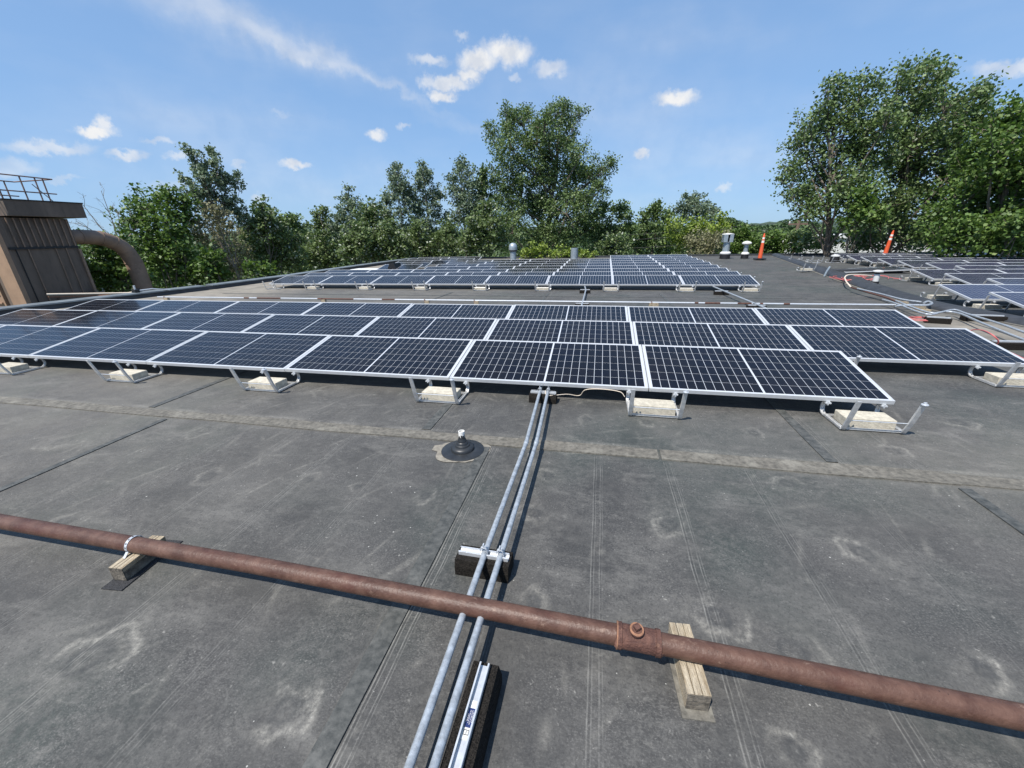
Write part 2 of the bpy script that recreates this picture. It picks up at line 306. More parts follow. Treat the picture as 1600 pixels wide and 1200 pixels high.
LM = {
 'poplar': leaf_mat('poplar_leaves', (0.048,0.079,0.031), (0.118,0.178,0.060), (0.196,0.265,0.094), (0.317,0.355,0.272), .09, rough=.55),
 'silver': leaf_mat('silver_backed_leaves', (0.050,0.082,0.029), (0.121,0.176,0.056), (0.170,0.218,0.085), (0.454,0.484,0.393), .15, rough=.55),
 'maple': leaf_mat('maple_leaves', (0.044,0.076,0.017), (0.090,0.159,0.034), (0.145,0.215,0.048), (0.182,0.234,0.076), .07, rough=.55),
 'grey': leaf_mat('grey_green_leaves', (0.073,0.106,0.066), (0.150,0.203,0.121), (0.236,0.291,0.181), (0.303,0.333,0.257), .09, rough=.55),
 'bright': leaf_mat('fresh_leaves', (0.094,0.141,0.024), (0.204,0.278,0.045), (0.300,0.368,0.071), (0.250,0.272,0.076), .10),
 'scrub': leaf_mat('dry_scrub_leaves', (0.114,0.118,0.056), (0.196,0.196,0.100), (0.260,0.246,0.143), (0.227,0.204,0.136), .12),
 'dark': leaf_mat('far_leaves', (0.041,0.069,0.030), (0.078,0.130,0.051), (0.110,0.170,0.066), (0.091,0.128,0.053), .10),
}

# ---------------------------------------------------------------- helpers
def link(o): COL.objects.link(o); return o
def setp(o, label=None, cat=None, group=None, kind=None):
    if label: o['label'] = label
    if cat: o['category'] = cat
    if group: o['group'] = group
    if kind: o['kind'] = kind
    return o
def thing(name, label, cat, loc=(0,0,0), rot=(0,0,0), group=None):
    o = bpy.data.objects.new(name, None); o.empty_display_size = .1; link(o); o.location = loc; o.rotation_euler = rot
    return setp(o, label, cat, group)
class MB:
    def __init__(s): s.v = []; s.f = []
    def add(s, vs, fs, M=None):
        n = len(s.v)
        if M is not None: vs = [M @ Vector(v) for v in vs]
        s.v += [tuple(v) for v in vs]; s.f += [tuple(i+n for i in f) for f in fs]; return s
    def box(s, c, d, M=None, ch=0.0):
        x, y, z = d[0]/2, d[1]/2, d[2]/2
        if ch <= 0:
            vs = [(c[0]+i*x, c[1]+j*y, c[2]+k*z) for i in (-1,1) for j in (-1,1) for k in (-1,1)]
            fs = [(0,1,3,2),(4,6,7,5),(0,4,5,1),(2,3,7,6),(0,2,6,4),(1,5,7,3)]
            return s.add(vs, fs, M)
        bm = bmesh.new(); bmesh.ops.create_cube(bm, size=1)
        for v in bm.verts: v.co = Vector((v.co.x*d[0], v.co.y*d[1], v.co.z*d[2]))
        bmesh.ops.bevel(bm, geom=bm.edges[:], offset=ch, segments=2, affect='EDGES', profile=.5)
        for v in bm.verts: v.co += Vector(c)
        bm.verts.index_update()
        s.add([v.co.copy() for v in bm.verts], [tuple(v.index for v in f.verts) for f in bm.faces], M); bm.free(); return s
    def tube(s, pts, r, n=10, cap=True, M=None):
        pts = [Vector(p) for p in pts]; rs = r if isinstance(r, (list, tuple)) else [r]*len(pts)
        vs = []; fs = []; up = None
        for i, p in enumerate(pts):
            t = (pts[min(i+1, len(pts)-1)] - pts[max(i-1, 0)])
            if t.length < 1e-9: t = Vector((0,0,1))
            t.normalize()
            if up is None: up = Vector((0,0,1)) if abs(t.z) < .9 else Vector((1,0,0))
            a = t.cross(up).normalized(); up = a.cross(t).normalized()
            for k in range(n):
                an = 2*math.pi*k/n; vs.append(p + a*math.cos(an)*rs[i] + up*math.sin(an)*rs[i])
        for i in range(len(pts)-1):
            for k in range(n):
                fs.append((i*n+k, i*n+(k+1)%n, (i+1)*n+(k+1)%n, (i+1)*n+k))
        if cap: fs.append(tuple(range(n))[::-1]); fs.append(tuple((len(pts)-1)*n+k for k in range(n)))
        return s.add(vs, fs, M)
    def lathe(s, prof, n=20, M=None):
        vs = []; fs = []
        for (r, z) in prof:
            for k in range(n):
                a = 2*math.pi*k/n; vs.append((r*math.cos(a), r*math.sin(a), z))
        for i in range(len(prof)-1):
            for k in range(n): fs.append((i*n+k, i*n+(k+1)%n, (i+1)*n+(k+1)%n, (i+1)*n+k))
        fs.append(tuple(range(n))[::-1]); fs.append(tuple((len(prof)-1)*n+k for k in range(n)))
        return s.add(vs, fs, M)
    def strip(s, pts, w, th, wdir, M=None):
        # flat bar: swept rectangle, width w along wdir, thickness th
        wd = Vector(wdir).normalized(); pts = [Vector(p) for p in pts]; vs = []; fs = []
        for i, p in enumerate(pts):
            t = (pts[min(i+1, len(pts)-1)] - pts[max(i-1, 0)]).normalized(); nn = t.cross(wd).normalized()
            for a, b in ((-1,-1),(1,-1),(1,1),(-1,1)): vs.append(p + wd*(a*w/2) + nn*(b*th/2))
        for i in range(len(pts)-1):
            for k in range(4): fs.append((i*4+k, i*4+(k+1)%4, (i+1)*4+(k+1)%4, (i+1)*4+k))
        fs.append((3,2,1,0)); n = (len(pts)-1)*4; fs.append((n,n+1,n+2,n+3))
        return s.add(vs, fs, M)
    def mesh(s, name, m, smooth=False):
        me = bpy.data.meshes.new(name); me.from_pydata([tuple(v) for v in s.v], [], s.f)
        ms = m if isinstance(m, (list, tuple)) else [m]
        for x in ms: me.materials.append(x)
        if smooth:
            me.polygons.foreach_set('use_smooth', [True]*len(me.polygons))
            try: me.set_sharp_from_angle(angle=R(40))
            except Exception: pass
        me.update()
        bm = bmesh.new(); bm.from_mesh(me); bmesh.ops.recalc_face_normals(bm, faces=bm.faces[:]); bm.to_mesh(me); bm.free()
        return me
    def build(s, name, m, parent=None, smooth=False, **kw):
        o = bpy.data.objects.new(name, s.mesh(name, m, smooth)); link(o); o.parent = parent
        return setp(o, **kw)
def inst(name, me, parent=None, loc=(0,0,0), rot=(0,0,0)):
    o = bpy.data.objects.new(name, me); link(o); o.parent = parent; o.location = loc; o.rotation_euler = rot; return o
def smooth_path(pts, n=8):
    pts = [Vector(p) for p in pts]; out = []
    for i in range(len(pts)-1):
        p0 = pts[max(i-1,0)]; p1 = pts[i]; p2 = pts[i+1]; p3 = pts[min(i+2,len(pts)-1)]
        for k in range(n):
            t = k/n; out.append(.5*((2*p1)+(p2-p0)*t+(2*p0-5*p1+4*p2-p3)*t*t+(3*p1-p0-3*p2+p3)*t**3))
    return out+[pts[-1]]
def ordn(i): return ['zeroth','first','second','third','fourth','fifth','sixth','seventh','eighth','ninth','tenth','eleventh','twelfth','thirteenth','fourteenth','fifteenth'][i]

# ---------------------------------------------------------------- ground far below, hills
GZ = -5.5
xs = np.linspace(-900, 900, 61); ys = np.linspace(-300, 1500, 61)
mb = MB(); 
vs = [(x, y, GZ + 0.6*mnoise.noise(Vector((x*.01, y*.01, 0)))) for y in ys for x in xs]
fs = [(j*61+i, j*61+i+1, (j+1)*61+i+1, (j+1)*61+i) for j in range(60) for i in range(60)]
mb.add(vs, fs); mb.build('ground', MT['dirt'], kind='structure', smooth=True)
# wooded hills on the horizon
mb = MB(); vs = []; fs = []; NA = 420
for j, (D, hh) in enumerate(((330, 0), (400, .62), (470, 1.0), (560, .8), (700, .2))):
    for i in range(NA):
        a = R(-95) + R(190)*i/(NA-1) + YAW
        top = 6.2 + 4.0*mnoise.noise(Vector((a*2.2, 3.1, 0))) + 1.6*mnoise.noise(Vector((a*16, j*7., 2))) + 1.1*mnoise.noise(Vector((a*70, j*3., 5)))
        top = top + 6*math.exp(-((a+.60)/.20)**2)
        vs.append((CAM.x+D*math.sin(a), CAM.y+D*math.cos(a), GZ + (top-GZ)*hh*D/470.))
for j in range(4):
    for i in range(NA-1): fs.append((j*NA+i, j*NA+i+1, (j+1)*NA+i+1, (j+1)*NA+i))
mb.add(vs, fs); mb.build('hills', MT['hill'], kind='structure', smooth=True)

# ---------------------------------------------------------------- roof deck
def zr(x, y):
    z = float(np.interp(y, [-12, 3, 9.8, 13.5, 16, 19, 22, 28], [0, 0, -.08, -.08, -.045, -.015, .01, .03]))
    k = min(max((x - np.interp(y, [-12, 2.0, 4.2, 5.0, 5.6, 6.3, 7.6, 10.4, 20, 28], [7.5, 7.3, 7.12, 7.05, 6.93, 6.75, 6.9, 7.43, 9.38, 11.0])+.6)/1.2, 0), 1)
    return z*(1-k)
CFY = [-12, 2.0, 4.2, 5.0, 5.6, 6.3, 7.6, 10.4, 20, 28]
CFX = [7.5, 7.3, 7.12, 7.05, 6.93, 6.75, 6.9, 7.43, 9.38, 11.0]
def curbx(y): return float(np.interp(y, CFY, CFX))
def xleft(y): return -16.75 + .078*y
gx = np.concatenate([np.linspace(-17.6, -6, 40), np.arange(-5.98, 4.2, .0135), np.linspace(4.25, 30, 60)])
gy = np.concatenate([np.linspace(-12, -4.3, 10), np.arange(-4.25, 1.0, .021), np.linspace(1.05, 28, 70)])
NX, NY = len(gx), len(gy)
GX, GY = np.meshgrid(gx, gy)
GX = np.maximum(GX, -16.75 + .078*GY)
ZZ = np.interp(GY, [-12, 3, 9.8, 13.5, 16, 19, 22, 28], [0, 0, -.08, -.08, -.045, -.015, .01, .03])
KK = np.clip((GX - np.interp(GY, CFY, CFX)+.6)/1.2, 0, 1); ZZ = ZZ*(1-KK)
dust = np.zeros_like(GX); dark = np.zeros_like(GX)
def nse(x, y, s, o=0):
    # cheap smooth pseudo noise
    return (np.sin(x*s*1.3+o)+np.sin(y*s*1.7+2*o+1)+np.sin((x+y)*s*2.3+3*o)+np.sin((x-y)*s*3.1+o*5+2)+.6*np.sin((x*1.7+y*.6)*s*6.1+o*7))/4.6
spots = [(-2.73,-3.3,.15,.9),(-1.69,-3.31,.10,.95),(.09,-2.55,.11,.8),(1.0,-1.96,.10,.8),(-.8,-2.63,.07,.7),(-1.7,-1.91,.07,.55),(-.04,-1.91,.10,.6),(.87,-1.29,.09,.5),
  (1.9,-.65,.10,.75),(2.82,.04,.12,.6),(-3.51,-1.98,.10,.6),(-2.69,-1.88,.08,.4),(1.1,-2.61,.07,.8),(-5.45,-1.73,.15,.5),(-2.25,-1.89,.05,.4),(.21,-3.06,.06,.7),(-.76,-.99,.14,.55),
  (-.03,-.42,.08,.5),(-3.66,.1,.12,.4),(-.35,-2.75,.1,.3),(.36,-2.67,.12,.5),(-.9,-1.95,.09,.6),(-.86,-1.5,.08,.4),(1.9,-2.2,.09,.5),(-4.3,-1.3,.13,.45),(-4.0,-2.6,.1,.5),(2.9,-1.5,.1,.5),(-6.2,-.7,.15,.4),(-2.0,-.55,.07,.45),(-.6,-.45,.08,.4),(.9,-.5,.09,.4)]
for i, (sx, sy, sr, so_) in enumerate(spots):
    d = np.hypot(GX-sx, GY-sy); ang = np.arctan2(GY-sy, GX-sx)
    rr = sr*(1+.22*np.sin(ang*2+i)+.14*np.sin(ang*5+i*3))
    gate = np.clip(.62+.55*np.sin(ang*1+i*1.7)+.3*np.sin(ang*3+i), 0, 1.0)
    dust = np.maximum(dust, so_*1.1*gate*np.exp(-((d-rr)/(.008+.085*sr))**2))
    dust = np.maximum(dust, so_*.6*np.clip(gate+.1-.3*np.sin(ang*4+i),0,1)*np.exp(-((d-rr*.72)/(.005+.05*sr))**2))
    dust = np.maximum(dust, so_*.4*np.clip(nse(GX,GY,31,i+3)*2,0,1)*np.exp(-((d-rr*1.3)/(.01+.14*sr))**2))
    dust = np.maximum(dust, so_*.28*np.exp(-(d/(rr*1.7))**2)*np.clip(.5+nse(GX,GY,26,i), 0, 1))
    dark = np.maximum(dark, .7*np.exp(-((d-sr*.42)/.012)**2)+.5*np.exp(-(d/.014)**2))
    ZZ += .005*np.exp(-(d/(sr*.75))**2) - .002*np.exp(-((d-sr*.42)/.012)**2)
# scuffs dragged across the sheet
r2 = np.random.default_rng(3)
for k in range(420):
    cx, cy = r2.uniform(-6, 4), r2.uniform(-4.2, .5); a = r2.choice([0.9, 1.1, .3, 1.57, 2.2])+r2.normal(0,.2); L = r2.uniform(.02, .16); wdt = r2.uniform(.006, .022)
    u = (GX-cx)*math.cos(a)+(GY-cy)*math.sin(a); v = -(GX-cx)*math.sin(a)+(GY-cy)*math.cos(a)
    dust = np.maximum(dust, r2.uniform(.12, .5)*np.exp(-(u/L)**2-(v/wdt)**2))
# cement wiped along the tape
for yy, op in ((-.925,.55),(-1.15,.18)):
    g = np.clip(.35+1.1*nse(GX, GY*.2, 3.1, 4), 0, 1); dust = np.maximum(dust, op*g*np.exp(-((GY-yy-.012*np.sin(GX*3))/.03)**2)*(GX > -8)*(GX < 4.5))
dark = np.maximum(dark, .35*np.exp(-((GY+1.33)/.012)**2)*(GX > -.3)*(GX < 2.6))
tan = np.clip((-10.5-GX+.06*GY)/3.5, 0, 1)*.85
tan = np.maximum(tan, .9*np.exp(-(((GX-6.3)/.9)**2+((GY-4.4)/1.3)**2)))
tan = np.maximum(tan, .22*np.clip((-1.8-GX)/4, 0, 1)*np.clip((GY+5)/3, 0, 1))
tan = np.maximum(tan, .35*np.exp(-(((GX-3.8)/2.0)**2+((GY+1.0)/.9)**2)))
ZZ += .0015*nse(GX, GY, 1.7, 1)*np.exp(-((GY+2)/6)**2)
me = bpy.data.meshes.new('roof_deck')
co = np.stack([GX, GY, ZZ], -1).reshape(-1, 3).astype(np.float32)
idx = np.arange(NX*NY).reshape(NY, NX)
q = np.stack([idx[:-1,:-1], idx[:-1,1:], idx[1:,1:], idx[1:,:-1]], -1).reshape(-1)
nf = (NX-1)*(NY-1)
me.vertices.add(NX*NY); me.vertices.foreach_set('co', co.reshape(-1)); me.loops.add(nf*4); me.loops.foreach_set('vertex_index', q.astype(np.int32))
me.polygons.add(nf); me.polygons.foreach_set('loop_start', np.arange(0, nf*4, 4, dtype=np.int32)); me.polygons.foreach_set('loop_total', np.full(nf, 4, dtype=np.int32))
me.polygons.foreach_set('use_smooth', np.ones(nf, dtype=bool))
me.update(); me.validate()
for nm, arr in (('dust', dust), ('dark', dark), ('tan', tan)):
    a = me.attributes.new(nm, 'FLOAT', 'POINT'); a.data.foreach_set('value', arr.reshape(-1).astype(np.float32))
me.materials.append(MT['membrane'])
deck = link(bpy.data.objects.new('roof_deck', me)); setp(deck, kind='structure', label='dark grey weathered rubber membrane roof deck')
# building below the deck
bt = thing('flat_roofed_building', 'low building whose black flat roof carries the solar arrays', 'building', (6.5, 8, GZ))
mb = MB(); zz = GZ
pts = [(-17.5,-11.9),(29.8,-11.9),(29.8,27.9),(-14.65,27.9)]
mb.add([(x-6.5,y-8,0) for x,y in pts]+[(x-6.5,y-8,-GZ-.14) for x,y in pts], [(0,1,5,4),(1,2,6,5),(2,3,7,6),(3,0,4,7)])
mb.build('wall', MT['wallpaint'], bt)

# lap seams, as thin sheets on the deck
def seam(name, x0, x1, y0, y1, m, z=.004, n=30, wob=.003, along='y', seed=0):
    mb = MB(); vs = []; fs = []
    for i in range(n+1):
        t = i/n
        if along == 'y': y = y0+(y1-y0)*t; a, b = (x0+wob*math.sin(y*3+seed), y), (x1+wob*math.sin(y*2.3+seed+1), y)
        else: x = x0+(x1-x0)*t; a, b = (x, y0+wob*math.sin(x*2.7+seed)), (x, y1+wob*math.sin(x*2.1+seed+2))
        for k, p in enumerate((a, b)): vs += [(p[0], p[1], zr(*p)+z), (p[0], p[1], zr(*p)-.01)]
    for i in range(n):
        j = i*4; fs += [(j, j+4, j+6, j+2), (j+1, j+5, j+4, j), (j+2, j+6, j+7, j+3)]
    mb.add(vs, fs); return mb.build(name, m, deck)
seam('lap_seam', -1.50, -1.41, -8, -1.16, MT['lap'], .0075)
seam('lap_seam', -2.16, -2.07, -.93, 9, MT['lap'], .0075)
seam('lap_seam', -4.99, -4.93, -8, -1.16, MT['lap'], .0075)
seam('lap_seam', -5.48, -5.40, -.93, 9, MT['lap'], .0075)
seam('lap_seam', 2.00, 2.08, -8, -1.16, MT['lap'], .0075)
seam('lap_seam', 1.29, 1.37, -.93, 9, MT['lap'], .0075)
seam('lap_seam', -8.5, -8.42, -8, -1.16, MT['lap'], .0075)
seam('seam_tape', -9.2, .0, -1.115, -.965, MT['tape'], .0095, 90, .006, 'x', 1)
seam('seam_tape', .02, 2.05, -1.12, -.955, MT['tape'], .0105, 30, .006, 'x', 2)
seam('seam_tape', 2.03, 9.0, -1.11, -.965, MT['tape'], .009, 50, .006, 'x', 3)
seam('lap_seam', -14, 5.0, 8.15, 8.25, MT['lap'], .0075, 60, .006, 'x', 5)

# ---------------------------------------------------------------- solar panels
PL, PD, TH, TILT, PITCHX = 2.219, 1.05, .040, 0.1901, 2.2285
m = MB()
m.box((PL/2, .006, -TH/2), (PL, .012, TH)); m.box((PL/2, PD-.006, -TH/2), (PL, .012, TH))
m.box((.006, PD/2, -TH/2), (.012, PD-.0245, TH-.001)); m.box((PL-.006, PD/2, -TH/2), (.012, PD-.0245, TH-.001))
m.box((PL/2, .02, -TH+.001), (PL-.03, .014, .002)); m.box((PL/2, PD-.02, -TH+.001), (PL-.03, .014, .002))
me_frame = m.mesh('frame', MT['alu'])
m = MB(); m.box((PL/2, PD/2, -.0055), (PL-.0245, PD-.0245, .004)); me_back = m.mesh('backsheet', MT['backsheet'])
MX, MY, CG = .034, .030, .016
CW = (PL-2*MX-CG)/24; CH = (PD-2*MY)/6; gap = .0050
m = MB(); m.box((0, 0, 0), (CW-gap, CH-gap, .0012)); me_cell = m.mesh('cell', MT['cell'])
cellpos = [(MX+(i+.5)*CW+(CG if i >= 12 else 0), MY+(j+.5)*CH, -.0027) for i in range(24) for j in range(6)]
m = MB()
for p in cellpos: 
    x, y, z = p; a, b = (CW-gap)/2, (CH-gap)/2
    m.add([(x-a,y-b,z+.0006),(x+a,y-b,z+.0006),(x+a,y+b,z+.0006),(x-a,y+b,z+.0006)], [(0,1,2,3)])
me_cells = m.mesh('cells', MT['cell'])
me_cells_haze = me_cells.copy(); me_cells_haze.name = 'cells_haze'
MT['cell_haze'] = MT['cell'].copy(); MT['cell_haze'].name = 'silicon_cell_painted_haze'  # right array: bluish scatter off the glass put into the cell colour
for n_ in MT['cell_haze'].node_tree.nodes:
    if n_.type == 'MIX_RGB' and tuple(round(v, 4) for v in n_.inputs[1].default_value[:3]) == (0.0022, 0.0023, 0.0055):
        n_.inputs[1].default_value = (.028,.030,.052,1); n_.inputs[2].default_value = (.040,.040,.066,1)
me_cells_haze.materials[0] = MT['cell_haze']
m = MB(); m.box((PL/2, PD-.10, -.022), (.12, .07, .02)); me_jb = m.mesh('junction_box', MT['tar'])
NP = [0]
def panel(x, y, zlow, label, group, near=False, rotz=0, blue=False):
    t = thing('solar_panel', label, 'solar panel', (x, y, zlow), (TILT, 0, rotz), group)
    jit = random.Random(hash((round(x,2), round(y,2))) & 0xffff)
    t.rotation_euler.x += jit.uniform(-.002, .002); t.location.z += jit.uniform(-.003, .003)
    inst('frame', me_frame, t); inst('backsheet', me_back, t)
    if near:
        for p in cellpos: inst('cell', me_cell, t, p)
    else:
        c = inst('cell_grid', me_cells_haze if blue else me_cells, t); c['kind'] = 'stuff'
    NP[0] += 1
    return t
RG = .008
def mid(x, rowlist): pass
# front array
gA = 'solar panels of the nearest array'
rowsA = [('front', -7, 1, 0.0), ('middle', -6, 2, 1.44), ('back', -6, 2, 2.88)]
offx = {0: .012, 1: 0, 2: 0}
for ri, (rn, c0, c1, y) in enumerate(rowsA):
    n = c1-c0
    for c in range(c0, c1):
        k = c1-c
        near = (ri == 0 and c >= -3) or (ri == 1 and c >= 0)
        lab = f'{ordn(k)} solar panel from the right end of the nearest array\'s {rn} row'
        if k == 1: lab = f'solar panel at the right end of the nearest array\'s {rn} row'
        panel(c*PITCHX+.012+offx[ri], y, .2, lab, gA, near)
# middle distant array
gB = 'solar panels of the far middle array'
zb = [-.08,-.08,-.08,-.065,-.045,-.035,-.02,-.01,.01]
for k in range(9):
    y = 9.805+1.44*k; xe = 4.37+.02*k
    cols = 8 if k < 3 else (6 if k < 7 else 2)
    for c in range(cols):
        rown = 'front' if k == 0 else ('rearmost' if k == 8 else ordn(k+1))
        lab = (f'solar panel at the right end of the far middle array\'s {rown} row' if c == 0 else f'{ordn(c+1)} solar panel from the right in the far middle array\'s {rown} row')
        panel(xe-(c+1)*PITCHX+.012, y, .2+zb[k], lab, gB)
for j, (k, xx) in enumerate([(4,-12.0),(5,-12.1),(6,-12.62),(6,-10.39),(7,-12.64),(7,-10.41),(8,-12.60),(8,-10.37)]):
    y = 9.805+1.44*k
    lab = f'{"left" if xx < -11 else "right"} solar panel of row {"one two three four five".split()[k-4]} beyond the roof skylight'
    panel(xx, y, .2+zb[k]+.01, lab, gB)
# right array
gC = 'solar panels of the right array beyond the roof curb'
CP = 1.38
startC = [7.5, 7.5, 9.48, 9.46, 9.48, 11.6, 11.6, 11.5, 11.55, 11.6, 11.7, 11.8]
for k in range(12):
    y = 6.25-1.031+CP*k
    x = startC[k]; i = 0
    # rightmost visible x at this depth
    d = ray(1660, 450); xmax = CAM.x + d.x/d.y*(y+1-CAM.y)
    while x < xmax+1.0:
        rown = 'nearest' if k == 0 else ('farthest' if k == 11 else ordn(k+1)+' nearest')
        lab = (f'solar panel at the left end of the right array\'s {rown} row' if i == 0 else f'{ordn(i+1)} solar panel from the left in the right array\'s {rown} row')
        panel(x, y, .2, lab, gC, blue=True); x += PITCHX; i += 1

# ---------------------------------------------------------------- ballast trays and blocks
def tray_meshes():
    D = {}
    m = MB()
    for sx in (1,): 
        m.strip([(0, .30, .010), (0, .0, .010)], .030, .008, (1,0,0))
        m.box((-.013, .15, .018), (.004, .30, .022)); m.box((.013, .15, .018), (.004, .30, .022))
    D['rail'] = m.mesh('side_rail', MT['tray'])
    m = MB(); m.strip([(0,.0,.010),(0,-.018,.016),(0,-.028,.035),(0,-.07,.14),(0,-.128,.335)], .036, .006, (1,0,0))
    m.strip([(-.017,-.022,.030),(-.017,-.062,.14),(-.017,-.120,.335)], .016, .004, (0,1,-.3)); m.strip([(.017,-.022,.030),(.017,-.062,.14),(.017,-.120,.335)], .016, .004, (0,1,-.3))
    D['arm'] = m.mesh('arm', MT['tray'])
    m = MB(); m.lathe([(.0,.333),(.024,.333),(.026,.338),(.024,.343),(.012,.345),(.012,.358),(0,.358)], 12, Matrix.Translation((0,-.128,0))); D['washer'] = m.mesh('clamp_disc', MT['galv2'], True)
    m = MB(); P = [(0,.30,.010),(0,.345,.016),(0,.375,.045),(0,.382,.085),(0,.368,.125),(0,.335,.150)]
    P = smooth_path(P, 4); m.strip(P, .034, .006, (1,0,0))
    m.strip([p+Vector((-.016,-.006,.004)) for p in P], .006, .012, (1,0,0)); m.strip([p+Vector((.016,-.006,.004)) for p in P], .006, .012, (1,0,0))
    D['foot'] = m.mesh('curved_foot', MT['tray'])
    m = MB(); m.box((0,.322,.150), (.034,.036,.014)); m.lathe([(.011,.12),(.011,.158)], 6, Matrix.Translation((0,.300,0))); m.box((0,.300,.140),(.050,.02,.012)); D['clamp'] = m.mesh('clamp', MT['galv2'])
    m = MB(); m.box((0,.0,.020), (.465,.010,.020)); D['bar'] = m.mesh('cross_bar', MT['tray'])
    m = MB(); m.tube([(-.23,-.055,.125),(.23,-.055,.125)], .004, 6); D['rod'] = m.mesh('tie_rod', MT['galv2'])
    m = MB(); m.box((0,0,.048), (.40,.195,.094), ch=.006); D['block'] = m.mesh('concrete_block', MT['concrete'])
    return D
TM = tray_meshes()
def tray(x, y, label, blabel, group, bgroup, rz=0, block=True, z=None, two=False):
    z = zr(x, y) if z is None else z
    t = thing('ballast_tray', label, 'ballast tray', (x, y, z+.002), (0,0,rz), group)
    for s in (-1, 1):
        inst('side_rail', TM['rail'], t, (s*.235,0,0)); inst('arm', TM['arm'], t, (s*.235,0,0)); inst('curved_foot', TM['foot'], t, (s*.235,0,0)); inst('clamp', TM['clamp'], t, (s*.235,0,0))
    inst('clamp_disc', TM['washer'], t, (.235,0,0))
    inst('cross_bar', TM['bar'], t); inst('cross_bar', TM['bar'], t, (0,.285,0)); inst('tie_rod', TM['rod'], t)
    if block:
        j = random.uniform(-.012, .012)
        b = inst('concrete_block', TM['block'], None, (x+j-.004*math.sin(rz), y+.125, z+.016), (0,0,rz+random.uniform(-.03,.03)))
        setp(b, blabel, 'concrete block', bgroup)
    return t
gT = 'ballast trays along the nearest array\'s front edge'; gK = 'concrete ballast blocks in the nearest trays'
for i, x in enumerate([1.93, .055, -2.245, -4.545, -6.765, -8.99, -11.2]):
    w = 'rightmost' if i == 0 else ordn(i+1)+' from right'
    tray(x, -.30, f'{w} aluminium ballast tray along the nearest array\'s front edge', f'{w} pale concrete block in trays along the nearest front edge', gT, gK)
tray(4.17, 1.14, 'aluminium ballast tray under the middle row\'s right end, near the photo\'s right edge', 'pale concrete block under the middle row\'s projecting right panel', 'ballast trays between panel rows', 'blocks between panel rows')
tray(2.20, 1.14, 'ballast tray whose arm pokes up behind the front row\'s right corner', 'concrete block hidden behind the front row\'s right corner', 'ballast trays between panel rows', 'blocks between panel rows')
tray(4.1, 2.58, 'ballast tray under the back row\'s right end of the nearest array', 'concrete block under the back row\'s right end of the nearest array', 'ballast trays between panel rows', 'blocks between panel rows')
gT = 'ballast trays along the far middle array\'s front edge'; gK = 'concrete blocks along the far middle array'
for i, x in enumerate([4.02, 2.175, -.14, -2.39, -4.585, -6.83, -9.08, -11.27, -13.05]):
    w = 'rightmost' if i == 0 else ('leftmost' if i == 8 else ordn(i+1)+' from right')
    tray(x, 9.47, f'{w} ballast tray along the far middle array\'s front edge', f'{w} pale concrete block along the far middle array\'s front edge', gT, gK, block=i != 8)
for k in range(1, 8):
    tray(4.25+.02*k, 9.47+1.44*k, f'ballast tray at the far middle array\'s right end, behind its {ordn(k)} row', f'concrete block at the far middle array\'s right end, behind its {ordn(k)} row', 'trays at the far middle array\'s right ends', 'blocks at the far middle array\'s right ends')
gT = 'ballast trays at the right array\'s stepped left ends'; gK = 'blocks at the right array\'s stepped left ends'
for k in range(12):
    y = 6.25-1.031+CP*k - .30
    xsC = {startC[k]+.20}
    if k > 0 and startC[k]-startC[k-1] > 1: xsC.add(startC[k-1]+.24)
    for j, x in enumerate(sorted(xsC)):
        tray(x, y, f'ballast tray under the left end of right array row {"one two three four five six seven eight nine ten eleven twelve".split()[k]}, {"inner" if j else "outer"}', f'concrete block, {"inner" if j else "outer"}, at the left end of right array row {"one two three four five six seven eight nine ten eleven twelve".split()[k]}', gT, gK)
# loose trays and a spare panel waiting beside the curb
for i, (px, py, rz, lab) in enumerate([(1262,424,.15,'loose aluminium tray holding a pale block beside the roof curb'),(1242,409,-.2,'loose empty tray farthest left among the spare trays'),(1258,411,.1,'loose empty tray in the middle of the spare trays'),(1275,411,0,'loose empty tray right of the middle spare tray'),(1305,411,.2,'loose empty tray nearest the small black vent')]):
    p = at_z(px, py, 0)
    tray(p.x, p.y, lab, 'spare pale concrete block in the loose tray by the curb', 'loose ballast trays', None, rz, block=i == 0, z=0)
p = at_z(1268, 429, .06)
sp = panel(9.05, 14.6, .07, 'spare solar panel lying almost flat beside the roof curb', None); sp.rotation_euler = (.02, -.045, -.06)

# ---------------------------------------------------------------- conduits from the camera to the nearest array
def conduit(pts, r, label, cat, mats, name='conduit', joints=(), group=None, n=12):
    t = thing(name, label, cat, pts[0], (0,0,0), group); o = Vector(pts[0])
    MB().tube([Vector(p)-o for p in pts], r, n).build('pipe', mats, t, True)
    for (p, d, L) in joints:
        p = Vector(p)-o; d = Vector(d).normalized()
        MB().tube([p-d*L/2, p-d*L*.45, p+d*L*.45, p+d*L/2], [r*1.02, r*1.22, r*1.22, r*1.02], n).build('coupling', mats, t, True)
    return t
CZ = .118
cA = [at_z(628,1230,CZ), at_z(757,866,CZ), at_z(822,692,CZ), at_z(846,603,CZ)]
cB = [at_z(668,1230,CZ), at_z(783,866,CZ), at_z(838,692,CZ), at_z(858,603,CZ)]
for side, pts in (('left', cA), ('right', cB)):
    a = Vector(pts[0]); b = Vector(pts[-1]); d = (b-a); 
    ext = b + d.normalized()*.15
    path = [a-d.normalized()*5.0, a, Vector(pts[1]), Vector(pts[2]), b, ext, ext+Vector((0,.5,-.02))]
    j1 = a + d*((pts[1].y-.19-a.y)/d.y) if side == 'left' else a + d*((pts[1].y-.20-a.y)/d.y)
    conduit(path, .0165, f'{side} one of two galvanised conduits running from bottom edge to the nearest panels', 'conduit', MT['galv'], group=None,
            joints=[(Vector(pts[2]), d, .05), (b+Vector((0,-.02,0)), d, .05)])
